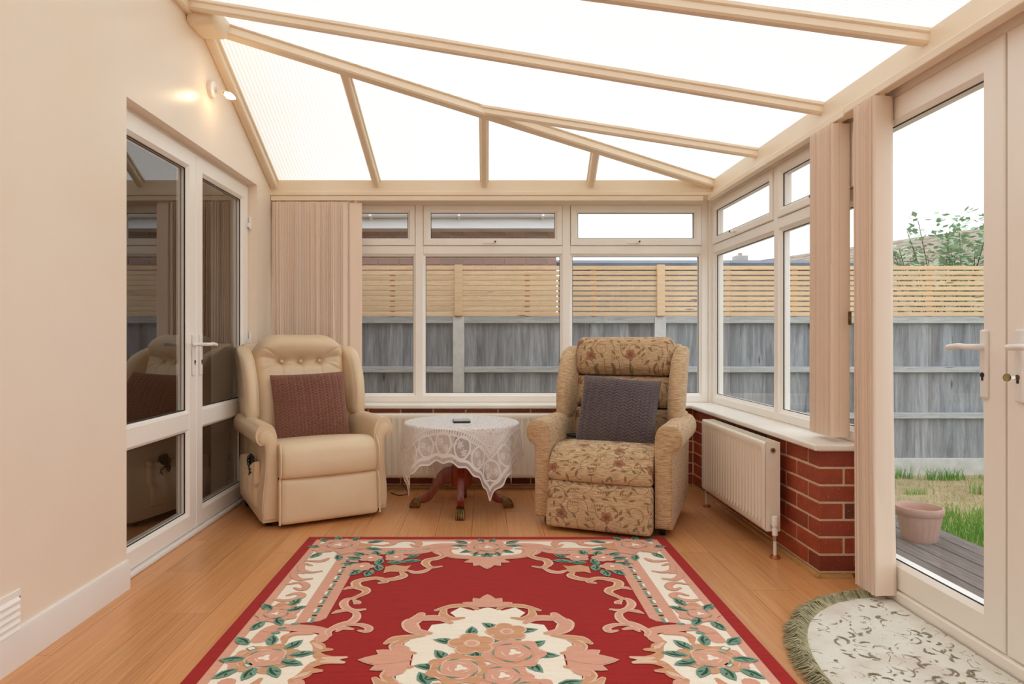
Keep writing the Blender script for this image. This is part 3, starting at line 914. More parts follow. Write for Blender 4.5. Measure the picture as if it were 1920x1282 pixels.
# ---- shrub behind the fence, seen through the garden door
M['leafg'] = plain('shrub_leaves', S(140, 172, 136), 0.6, c2=S(184, 206, 172), scale=3)
M['twig'] = plain('brown_twigs', S(104, 84, 72), 0.8, c2=S(84, 68, 60), scale=10)
sb = thing('shrub', 'loose green shrub reaching over the fence by the garden door', 'shrub', (4.9, 7.2, GZ))
bm = bmesh.new()
LV, LF = [], []
tb_pts = []
for i in range(34):
    bx_, by_ = random.gauss(0, 0.12), random.gauss(0, 0.1)
    tx = random.uniform(-0.85, 0.75); top = 1.95 + 0.42 * random.random() + 0.18 * (tx + 0.8)
    ty = random.uniform(-0.35, 0.4)
    p = [(bx_, by_, 0.0), (bx_ + tx*0.3, by_ + ty*0.3, top*0.45), (bx_ + tx*0.75, by_ + ty*0.7, top*0.8), (bx_ + tx, by_ + ty, top)]
    c = catmull(p, 6)
    tb_pts.append(c)
    for q_ in c[6:]:
        for k in range(6):
            a = random.uniform(0, 2*math.pi); e = random.uniform(-0.5, 0.8)
            dl = Vector((math.cos(a)*math.cos(e), math.sin(a)*math.cos(e), math.sin(e)))
            base = Vector(q_) + dl * random.uniform(0.0, 0.07)
            side = dl.cross(Vector((random.random()-.5, random.random()-.5, 1))).normalized()
            ln, wd = random.uniform(0.05, 0.10), random.uniform(0.018, 0.032)
            b = len(LV)
            LV += [base, base + dl*ln*0.5 + side*wd, base + dl*ln, base + dl*ln*0.5 - side*wd]
            LF.append((b, b+1, b+2, b+3))
fo = obj('foliage', mk(LV, LF), M['leafg'], sb); fo['kind'] = 'stuff'
for c in tb_pts[:22]:
    obj('stem', tube_me(c, 0.008, 5, rs=[0.009 - 0.006 * i / len(c) for i in range(len(c))]), M['twig'], sb)
# ------------------------------------------------------------------ radiators
def radiator(name, label, length, height, loc, rotz):
    """local x along the length, local -y into the room, z up from the floor; back of panel at y=0"""
    R = thing(name, label, 'radiator', loc, rotz)
    z0 = 0.0
    # front panel with pressed vertical flutes
    pitch = 0.0415
    n = int((length - 0.06) / pitch)
    m0 = (length - n * pitch) / 2
    xs, dep = [0.0, m0 * 0.8], [0.0, 0.0]
    for i in range(n):
        b = m0 + i * pitch
        xs += [b, b + pitch*0.16, b + pitch*0.30, b + pitch*0.70, b + pitch*0.84, b + pitch]
        dep += [0.0, 0.0, 1.0, 1.0, 0.0, 0.0]
    xs += [length]; dep += [0.0]
    zs_ = [0.0, 0.012, 0.030, 0.050, height - 0.055, height - 0.033, height - 0.012, height]
    zw = [0.0, 0.0, 0.0, 1.0, 1.0, 0.0, 0.0, 0.0]
    yf = -0.078
    V, Fc = [], []
    for j, z in enumerate(zs_):
        for x_, d_ in zip(xs, dep):
            edge = 0.006 if j in (0, len(zs_)-1) else 0.0
            V.append((x_, yf + edge + 0.009 * d_ * zw[j], z))
    nx = len(xs)
    for j in range(len(zs_)-1):
        for i in range(nx-1):
            Fc.append((j*nx+i, j*nx+i+1, (j+1)*nx+i+1, (j+1)*nx+i))
    me = smooth_by_angle(mk(V, Fc), 28)
    # give the pressed sheet its thickness
    o = obj('front_panel', me, M['rad'], R)
    sm = o.modifiers.new('sheet', 'SOLIDIFY'); sm.thickness = 0.004; sm.offset = -1
    box('end_panel', (0.0, 0.003, yf + 0.006, -0.004, 0.0, height), M['rad'], R)
    box('end_panel', (length - 0.003, length, yf + 0.006, -0.004, 0.0, height), M['rad'], R)
    box('back_panel', (0.004, length - 0.004, -0.012, -0.004, 0.01, height - 0.012), M['rad'], R)
    # top grille: a frame with slots
    bs = [(0.004, length-0.004, yf+0.007, yf+0.014, height-0.006, height-0.001), (0.004, length-0.004, -0.012, -0.005, height-0.006, height-0.001)]
    k = 0.03
    while k < length - 0.02:
        bs.append((k, k+0.004, yf+0.012, -0.010, height-0.006, height-0.002)); k += 0.022
    obj('top_grille', boxes_me(bs), M['rad'], R)
    return R
rb = radiator('radiator', 'long cream panel radiator on the back wall behind the lace table', 1.37, 0.435, (-0.82, YB - 0.035, 0.088), 0)
rr = radiator('radiator', 'short cream panel radiator on the right brick wall with valve pipe', 0.945, 0.423, (XR - 0.04, 4.232, 0.117), -math.pi/2)
# wall brackets keep both off the bricks
for R_, ln in ((rb, 1.37), (rr, 0.945)):
    for t in (0.2, 0.8):
        box('bracket', (ln*t - 0.015, ln*t + 0.015, -0.005, 0.031 if R_ is rb else 0.036, 0.1, 0.3), M['rad'], R_)
def pipe(R_, x, down, trv=True):
    """tail, valve body and pipe down to the floor collar, at the radiator's bottom corner"""
    v = obj('valve', lathe_me([(0.011, -0.03), (0.013, -0.03), (0.013, 0.0), (0.010, 0.004), (0.010, 0.012), (0.015, 0.014), (0.015, 0.055), (0.012, 0.06)], 18), M['pvc_white'] if trv else M['chrome'], R_, (x, -0.04, 0.02))
    obj('nut', tube_me([(0, 0, 0.0), (-0.04 if x > 0.4 else 0.04, 0, 0.0)], 0.012, 8), M['chrome'], v, (0, 0, 0.004))
    obj('olive', lathe_me([(0.0085, -0.055), (0.011, -0.055), (0.011, -0.033), (0.013, -0.03)], 14), M['chrome'], v)
    obj('pipe', tube_me([(x, -0.04, -0.01), (x, -0.04, -down)], 0.0078, 14), M['pvc_white'], R_)
    obj('floor_collar', lathe_me([(0.024, 0.0), (0.024, 0.006), (0.019, 0.012), (0.009, 0.013)], 22), M['copper'], R_, (x, -0.04, -down))
pipe(rr, 0.945 + 0.028, 0.117)
pipe(rr, -0.028, 0.117)
pipe(rb, 1.37 + 0.028, 0.088); pipe(rb, -0.028, 0.088)
# bleed valve and the small label on the near end cap
bv = obj('bleed_valve', tube_me([(0.945, -0.04, 0.385), (0.953, -0.04, 0.385)], 0.012, 18), M['chrome'], rr)
obj('bleed_plug', tube_me([(0.0, 0, 0), (0.004, 0, 0)], 0.005, 8), M['black'], bv, (0.953, -0.04, 0.385))
box('end_sticker', (0.9452, 0.9458, -0.062, -0.022, 0.30, 0.335), M['sill'], rr)

# ------------------------------------------------------------------ vertical blinds
def fabric_mat(name, c1, c2):
    m, nt, b = newmat(name)
    v = coords(nt, 'Object', (60, 60, 60), True)
    oi = nt.nodes.new('ShaderNodeObjectInfo')
    f = noise(nt, v, 3, 3)
    col = ramp(nt, f, [(0.2, c1), (0.8, c2)])
    hs = nt.nodes.new('ShaderNodeHueSaturation'); L(nt, col, hs.inputs['Color'])
    L(nt, math_(nt, 'MULTIPLY_ADD', oi.outputs['Random'], 0.08, 0.96), hs.inputs['Value'])
    L(nt, hs.outputs[0], b.inputs['Base Color'])
    b.inputs['Roughness'].default_value = 0.85
    b.inputs['Specular IOR Level'].default_value = 0.2
    out = nt.nodes['Material Output']
    t = nt.nodes.new('ShaderNodeBsdfTranslucent'); L(nt, hs.outputs[0], t.inputs[0])
    mx = nt.nodes.new('ShaderNodeMixShader'); mx.inputs[0].default_value = 0.14
    L(nt, b.outputs[0], mx.inputs[1]); L(nt, t.outputs[0], mx.inputs[2]); L(nt, mx.outputs[0], out.inputs[0])
    return m
M['blind'] = fabric_mat('peach_blind_fabric', S(252, 234, 216), S(250, 231, 212))
M['bead'] = plain('brass_bead_chain', S(206, 176, 132), 0.4)
def slat_me(z0, z1, wd=0.089, curve=0.004, sway=0.0):
    """a hanging cloth vane: slightly cupped, weight pocket at the foot; local x across the vane"""
    nx, nz_ = 7, 12
    V, Fc = [], []
    zz = np.linspace(z1, z0, nz_)
    for sgn in (0, 1):
        for j, z in enumerate(zz):
            for i in range(nx):
                u = i / (nx-1) * 2 - 1
                y = curve * (1 - u*u) + sway * (j/(nz_-1))**2 + (0.0012 if sgn else 0)
                V.append((u*wd/2, y, z))
    n = nx*nz_
    for s in (0, 1):
        for j in range(nz_-1):
            for i in range(nx-1):
                a = s*n + j*nx+i
                f = (a, a+1, a+nx+1, a+nx)
                Fc.append(f if s == 0 else f[::-1])
    for j in range(nz_-1):
        for i in (0, nx-1):
            a = j*nx+i; Fc.append((a, a+nx, a+nx+n, a+n) if i == 0 else (a, a+n, a+nx+n, a+nx))
    me = mk(V, Fc, smooth=True)
    me.materials.append(M['blind'])
    return me
def bead_chain(parent, pts, name='bead_chain', step=0.0085, r=0.0022):
    """ball chain: every bead is an octahedron, one strand one part"""
    V, Fc = [], []
    P = [Vector(p) for p in pts]
    for a, b in zip(P[:-1], P[1:]):
        ln = (b-a).length; n = max(1, int(ln/step))
        for k in range(n):
            c = a + (b-a)*(k/n); i = len(V)
            V += [c+Vector((r,0,0)), c+Vector((-r,0,0)), c+Vector((0,r,0)), c+Vector((0,-r,0)), c+Vector((0,0,r)), c+Vector((0,0,-r))]
            Fc += [(i,i+2,i+4),(i+2,i+1,i+4),(i+1,i+3,i+4),(i+3,i,i+4),(i+2,i,i+5),(i+1,i+2,i+5),(i+3,i+1,i+5),(i,i+3,i+5)]
    o = obj(name, mk(V, Fc), M['bead'], parent)
    o['kind'] = 'stuff'
    return o
def blind(label, rail, slats, z0, z1, loc):
    """rail: box in local coordinates; slats: list of (x, y, angle, sway)"""
    B = thing('vertical_blind', label, 'blind', loc, group='peach vertical blinds')
    box('headrail', rail, M['pvc_roof'], B, bevel=0.004)
    cache = {}
    for (x, y, a, sw) in slats:
        k = (round(sw, 3), round(random.choice([-0.004, 0.002, 0.004]), 3))
        if k not in cache: cache[k] = slat_me(z0, z1, curve=k[1], sway=sw)
        s = obj('vane', cache[k], None, B, (x, y, 0), (0, 0, a))
        hk = obj('hanger', box_me(-0.009, 0.009, -0.0015, 0.0015, z1 - 0.004, z1 + 0.012), M['pvc_roof'], s)
    return B
# back-left blind: gathered vanes edge on, one turned to face the room
sl = []
n = 46
for i in range(n):
    t = i / (n - 1)
    x = XL + 0.05 + t * 0.485
    sl.append((x, 0.0, math.radians(44 + 9 * math.sin(i * 0.55) + random.uniform(-4, 4)), -0.012 * (1 - t) + 0.005 * math.sin(i * 1.3)))
sl.append((XL + 0.585, 0.0, math.radians(8), 0.0))
railb = (XL + 0.002, XE - 0.06, -0.02, 0.022, 1.986, Z0 - 0.0005)
bA = blind('gathered peach vertical blind in the back left corner', railb, sl, 0.60, 1.975, (0, YB + 0.014, 0))
# right window blind, gathered above the sill
sl = [(0.0, 3.045 + 0.011 * i, math.radians(4 + random.uniform(-7, 7)), random.uniform(-0.006, 0.006)) for i in range(19)]
bB = blind('gathered peach blind at the near end of the right window, hanging to the sill', (-0.02, 0.022, 2.985, YB - 0.01, 1.986, Z0 - 0.0005), sl, 0.598, 1.975, (XE - 0.014, 0, 0))
bead_chain(bB, [(-0.012, 3.03, 1.98), (-0.012, 3.03, 0.62)])
bead_chain(bB, [(-0.055, 3.02, 1.97), (-0.055, 3.018, 1.35)])
bead_chain(bB, [(0.03, 3.025, 1.97), (0.03, 3.022, 1.15)])
box('chain_weight', (0.024, 0.036, 3.017, 3.029, 1.09, 1.15), M['brass'], bB, bevel=0.003)
# door blind, gathered to the floor
sl = [(0.0, 2.70 + 0.0105 * i, math.radians(3 + random.uniform(-8, 8)), random.uniform(-0.03, 0.0) if i else 0.0) for i in range(14)]
bC = blind('gathered peach blind beside the garden door, hanging to the floor', (-0.02, 0.022, 0.4, 2.955, 1.986, Z0 - 0.0005), sl, 0.034, 1.975, (XE - 0.026, 0, 0))
bead_chain(bC, [(0.02, 2.945, 1.975), (0.02, 2.945, 0.06)])
bead_chain(bC, [(0.05, 2.70, 0.06), (0.06, 2.735, 0.04), (0.055, 2.77, 0.04), (0.062, 2.80, 0.04)])
# small clips on the eaves beam that carry the rails
for nm, (x, y, z) in (('blind B', (XE - 0.015, 2.966, 2.003)),):
    o = box('rail_joiner', (-0.026, 0.026, 0.0, 0.036, -0.022, 0.016), M['pvc_roof'], bB, bevel=0.004)
    o.location = (x - (XE - 0.014), y, z)
# ------------------------------------------------------------------ wall lamp, vent
lx, ly, lz = XL, 3.735, 2.372
lamp = thing('wall_lamp', 'small cream wall spotlight fitting with a lit candle bulb above the doors', 'wall lamp', (lx, ly, lz))
rp = obj('wall_plate', lathe_me([(0.0, 0.0), (0.044, 0.0), (0.045, 0.004), (0.044, 0.022), (0.038, 0.028), (0.014, 0.031), (0.012, 0.045), (0.0, 0.046)], 32), M['pvc'], lamp, rot=(0, math.pi/2, 0))
dirv = Vector((0.86, -0.22, -0.46)).normalized()
p0 = Vector((0.045, 0, -0.004))
rotq = dirv.to_track_quat('Z', 'Y').to_euler()
obj('swivel_joint', softbox_me(0.012, 0.012, 0.012, 0.012, 8), M['pvc'], lamp, tuple(p0))
sk_ = obj('bulb_holder', lathe_me([(0.0, 0.0), (0.010, 0.0), (0.0135, 0.006), (0.0145, 0.03), (0.016, 0.034), (0.016, 0.046), (0.0145, 0.049), (0.0, 0.049)], 24), M['pvc'], lamp, tuple(p0), rotq)
obj('holder_ring', lathe_me([(0.0145, 0.047), (0.0165, 0.047), (0.0165, 0.051), (0.0145, 0.051)], 24), M['brass'], sk_)
m, nt_, b_ = newmat('lit_bulb_glass')
b_.inputs['Base Color'].default_value = (1, 0.95, 0.85, 1)
b_.inputs['Emission Color'].default_value = (1.0, 0.72, 0.42, 1)
b_.inputs['Emission Strength'].default_value = 24.0
M['bulb'] = m
obj('bulb', lathe_me([(0.0, 0.052), (0.011, 0.052), (0.0125, 0.058), (0.0165, 0.066), (0.0175, 0.076), (0.016, 0.088), (0.011, 0.102), (0.005, 0.113), (0.0015, 0.120), (0.0, 0.121)], 28), M['bulb'], lamp, tuple(p0), rotq)

vent = thing('air_vent', 'cream louvred air vent low on the left wall', 'air vent', (XL, 2.07, 0.075))
box('vent_frame', (0.0, 0.007, -0.13, 0.13, 0.0, 0.165), M['pvc'], vent, bevel=0.003)
for k in range(6):
    for s0, s1 in ((-0.118, -0.004), (0.004, 0.118)):
        z = 0.016 + k * 0.0225
        obj('louvre', prism_me([(0.006, z + 0.016), (0.0145, z + 0.004), (0.0145, z), (0.006, z + 0.011)], s0, s1, 'y'), M['pvc'], vent)
for yy in (-0.122, 0.122):
    for zz_ in (0.03, 0.14):
        obj('screw', tube_me([(0.006, yy, zz_), (0.0085, yy, zz_)], 0.004, 10), M['chrome'], vent)

# ------------------------------------------------------------------ upholstery
def leather():
    m, nt, b = newmat('cream_leather')
    v = coords(nt, 'Object')
    f = noise(nt, v, 5, 4)
    L(nt, ramp(nt, f, [(0.3, S(222, 196, 162)), (0.7, S(228, 205, 172))]), b.inputs['Base Color'])
    b.inputs['Roughness'].default_value = 0.36
    vo = nt.nodes.new('ShaderNodeTexVoronoi'); vo.inputs['Scale'].default_value = 420
    L(nt, v, vo.inputs['Vector'])
    bump(nt, b, math_(nt, 'ADD', vo.outputs['Distance'], math_(nt, 'MULTIPLY', noise(nt, v, 30, 3), 1.5)), 0.12, 0.001)
    return m
M['leather'] = leather()

def chenille(name, floral):
    m, nt, b = newmat(name)
    v = coords(nt, 'Object')
    vs = coords(nt, 'Object', (26, 26, 300))
    f = noise(nt, vs, 1.0, 4, 0.7)
    col = ramp(nt, f, [(0.28, S(142, 106, 70)), (0.5, S(196, 164, 126)), (0.72, S(224, 200, 166))])
    if floral:
        sep = nt.nodes.new('ShaderNodeSeparateXYZ'); L(nt, v, sep.inputs[0])
        # unroll the cloth: across, and up/over the cushion
        up = math_(nt, 'ADD', sep.outputs[2], math_(nt, 'MULTIPLY', sep.outputs[1], 0.9))
        cb = nt.nodes.new('ShaderNodeCombineXYZ'); L(nt, sep.outputs[0], cb.inputs[0]); L(nt, up, cb.inputs[1])
        P = cb.outputs[0]
        def cells(scale, rnd, off):
            mp = nt.nodes.new('ShaderNodeMapping'); mp.inputs['Location'].default_value = (off, off * 1.7, 0)
            L(nt, P, mp.inputs['Vector'])
            vo = nt.nodes.new('ShaderNodeTexVoronoi'); vo.voronoi_dimensions = '2D'
            vo.inputs['Scale'].default_value = scale; vo.inputs['Randomness'].default_value = rnd
            L(nt, mp.outputs[0], vo.inputs['Vector'])
            sub = nt.nodes.new('ShaderNodeVectorMath'); sub.operation = 'SUBTRACT'
            sc = nt.nodes.new('ShaderNodeVectorMath'); sc.operation = 'SCALE'; sc.inputs['Scale'].default_value = 1.0
            L(nt, mp.outputs[0], sub.inputs[0]); L(nt, vo.outputs['Position'], sub.inputs[1])
            s2 = nt.nodes.new('ShaderNodeSeparateXYZ'); L(nt, sub.outputs[0], s2.inputs[0])
            sr = nt.nodes.new('ShaderNodeSeparateColor'); L(nt, vo.outputs['Color'], sr.inputs[0])
            ang = math_(nt, 'ADD', math_(nt, 'ARCTAN2', s2.outputs[1], s2.outputs[0]), math_(nt, 'MULTIPLY', sr.outputs[0], 6.28))
            return vo.outputs['Distance'], ang, sr.outputs[1], s2
        def lt(a, b_): return math_(nt, 'LESS_THAN', a, b_)
        # trailing scrolls: spirals around cell centres
        r, a, k, _ = cells(7.5, 0.75, 0.13)
        spi = math_(nt, 'ABSOLUTE', math_(nt, 'SUBTRACT', math_(nt, 'FRACT', math_(nt, 'ADD', math_(nt, 'MULTIPLY', r, 2.6), math_(nt, 'DIVIDE', a, 6.283))), 0.5))
        line = math_(nt, 'MULTIPLY', lt(spi, 0.035), math_(nt, 'MULTIPLY', lt(r, 0.55), lt(0.10, r)))
        col = mixc(nt, math_(nt, 'MULTIPLY', line, 0.75), col, S(96, 70, 44))
        # small leaves
        r, a, k, s2 = cells(21, 0.95, 0.41)
        e = math_(nt, 'ABSOLUTE', math_(nt, 'SINE', a))
        lf = math_(nt, 'MULTIPLY', lt(math_(nt, 'MULTIPLY', r, math_(nt, 'ADD', 1.0, math_(nt, 'MULTIPLY', e, 1.8))), 0.42), lt(k, 0.62))
        inn = math_(nt, 'MULTIPLY', lt(math_(nt, 'MULTIPLY', r, math_(nt, 'ADD', 1.0, math_(nt, 'MULTIPLY', e, 1.8))), 0.28), lt(k, 0.62))
        col = mixc(nt, math_(nt, 'MULTIPLY', lf, 0.7), col, S(104, 78, 50))
        lc = mixc(nt, lt(k, 0.25), S(150, 104, 72), S(126, 118, 76))
        col = mixc(nt, math_(nt, 'MULTIPLY', inn, 0.8), col, lc)
        # blossoms with petals
        r, a, k, s2 = cells(6.2, 0.85, 0.77)
        pet = math_(nt, 'MULTIPLY_ADD', math_(nt, 'ABSOLUTE', math_(nt, 'SINE', math_(nt, 'MULTIPLY', a, 2.5))), 0.075, 0.135)
        on = lt(k, 0.62)
        outl = math_(nt, 'MULTIPLY', lt(r, pet), on)
        inn = math_(nt, 'MULTIPLY', lt(r, math_(nt, 'MULTIPLY', pet, 0.86)), on)
        pin = math_(nt, 'MULTIPLY', lt(math_(nt, 'ABSOLUTE', math_(nt, 'SINE', math_(nt, 'MULTIPLY', a, 2.5))), 0.22), inn)
        col = mixc(nt, math_(nt, 'MULTIPLY', outl, 0.75), col, S(98, 62, 42))
        col = mixc(nt, math_(nt, 'MULTIPLY', inn, 0.72), col, mixc(nt, ramp(nt, r, [(0.03, 0.0), (0.2, 1.0)]), S(140, 80, 56), S(196, 142, 108)))
        col = mixc(nt, math_(nt, 'MULTIPLY', pin, 0.7), col, S(104, 60, 40))
        # little square weave marks
        mp = nt.nodes.new('ShaderNodeMapping'); mp.inputs['Scale'].default_value = (1, 1, 1); L(nt, P, mp.inputs['Vector'])
        r, a, k, s2 = cells(13, 0.9, 1.3)
        sq = math_(nt, 'MULTIPLY', math_(nt, 'MULTIPLY', lt(math_(nt, 'ABSOLUTE', s2.outputs[1]), 0.006), lt(math_(nt, 'ABSOLUTE', s2.outputs[0]), 0.026)), lt(k, 0.3))
        sq = math_(nt, 'MULTIPLY', sq, lt(math_(nt, 'FRACT', math_(nt, 'MULTIPLY', s2.outputs[0], 75)), 0.6))
        col = mixc(nt, math_(nt, 'MULTIPLY', sq, 0.75), col, S(128, 82, 54))
        f2 = noise(nt, vs, 1.0, 3, 0.7)
        col = mixc(nt, math_(nt, 'MULTIPLY', ramp(nt, f2, [(0.5, 0.0), (0.8, 0.5)]), 0.6), col, S(214, 184, 142))
    L(nt, col, b.inputs['Base Color'])
    b.inputs['Roughness'].default_value = 0.9
    b.inputs['Specular IOR Level'].default_value = 0.2
    b.inputs['Sheen Weight'].default_value = 0.15
    bump(nt, b, f, 0.5, 0.002)
    return m
M['chenille'] = chenille('beige_chenille', False)
M['floral'] = chenille('floral_tapestry', True)

def AX(kind, x): return 0.276 + (x - 0.278) * 0.80 if kind == 'scroll' else x
def AZ(kind, z): return z - 0.028 * min(1.0, z / 0.45) if kind == 'scroll' else z - 0.008 * min(1.0, z / 0.45)
def arm_profile(kind, s):
    """outline of the arm seen from the front, for the +x side"""
    if kind == 'scroll':
        pts = [(0.278, 0.03), (0.278, 0.30), (0.282, 0.49), (0.288, 0.54), (0.305, 0.575), (0.335, 0.594), (0.37, 0.597), (0.402, 0.586), (0.424, 0.560), (0.429, 0.528), (0.418, 0.498), (0.396, 0.482), (0.376, 0.482), (0.366, 0.470), (0.362, 0.42), (0.366, 0.30), (0.380, 0.20), (0.384, 0.10), (0.378, 0.03)]
    else:
        pts = [(0.283, 0.045), (0.283, 0.30), (0.283, 0.50), (0.288, 0.545), (0.306, 0.577), (0.336, 0.590), (0.372, 0.590), (0.402, 0.577), (0.420, 0.545), (0.422, 0.505), (0.410, 0.472), (0.388, 0.458), (0.376, 0.445), (0.372, 0.40), (0.372, 0.22), (0.370, 0.045)]
    c = catmull(pts, 4)
    return [(s * AX(kind, p[0]), AZ(kind, p[1])) for p in c]

def arm_part(ch, kind, s, mat):
    prof = arm_profile(kind, s)
    y0, y1 = 0.035, 0.64
    bm = bmesh.new()
    ys = [y0, y0 + 0.012, 0.12, 0.30, 0.45, y1]
    rings = []
    for j, y in enumerate(ys):
        cx_ = sum(p[0] for p in prof) / len(prof); cz_ = 0.33
        sc = 0.985 if j == 0 else 1.0
        ring = []
        for (x_, z_) in prof:
            lift = 0.045 * max(0, (y - 0.1)) / 0.5 if z_ < 0.1 else 0.0   # the side lifts off the floor towards the back
            slope = 0.006 * max(0, y - 0.12) / 0.48 if z_ > 0.45 else 0.0
            ring.append(bm.verts.new((cx_ + (x_ - cx_) * sc, y, cz_ + (z_ - cz_) * sc + lift + slope)))
        rings.append(ring)
    n = len(prof)
    for a, b in zip(rings[:-1], rings[1:]):
        for i in range(n):
            bm.faces.new((a[i], a[(i+1) % n], b[(i+1) % n], b[i]))
    bm.faces.new(rings[0]); bm.faces.new(rings[-1][::-1])
    arm = obj('arm', smooth_by_angle(bmesh_me(bm), 45), mat, ch)
    # the panel that closes the arm's front, and its piping
    fp = []
    if kind == 'scroll':
        pts = [(0.288, 0.05), (0.288, 0.30), (0.296, 0.47), (0.316, 0.53), (0.335, 0.548), (0.362, 0.556), (0.390, 0.548), (0.403, 0.526), (0.398, 0.503), (0.380, 0.492), (0.362, 0.488), (0.354, 0.46), (0.352, 0.40), (0.356, 0.28), (0.368, 0.18), (0.372, 0.10), (0.368, 0.05)]
    else:
        pts = [(0.290, 0.055), (0.290, 0.30), (0.290, 0.50), (0.296, 0.54), (0.312, 0.568), (0.338, 0.580), (0.370, 0.580), (0.396, 0.568), (0.411, 0.542), (0.412, 0.508), (0.402, 0.482), (0.384, 0.468), (0.370, 0.454), (0.364, 0.42), (0.364, 0.22), (0.363, 0.055)]
    out = [(s * AX(kind, p[0]), AZ(kind, p[1])) for p in catmull(pts, 4)]
    obj('arm_front', prism_me(out, y0 - 0.010, y0 + 0.02, 'y', bevel=0.006, ang=60), mat, arm)
    obj('piping', tube_me([(a, y0 - 0.004, b) for a, b in out], 0.0042, 8), mat, arm)
    return arm

def wing_part(ch, s, mat, zb, ztop, yb, kind):
    """ear beside the back cushion: tall padded pad, front edge rounded, leaning with the back"""
    hz = (ztop - zb) / 2
    def fn(p, q):
        p = p.copy()
        t = (p[2] + hz) / (2 * hz)
        f = math.sin(math.pi * min(1, max(0, t)) ** 0.8) ** 0.6 if 0 < t < 1 else 0
        # belly of the front edge, round shoulder on top
        p[1] -= 0.055 * math.sin(math.pi * min(max(t, 0), 1)) * (1 - q[1]) / 2
        p[1] += 0.10 * max(0, t - 0.78) ** 2 / 0.05 * (1 - q[1]) / 2
        p[1] += 0.16 * t                       # leans back
        p[0] += s * (0.018 * (1 - q[1]) / 2 + 0.012 * t)
        return p
    o = obj('wing', softbox_me(0.042, 0.13, hz, 0.036, 16, (0.008, 0.01, 0.0), fn), mat, ch, (s * 0.312, yb, zb + hz))
    return o

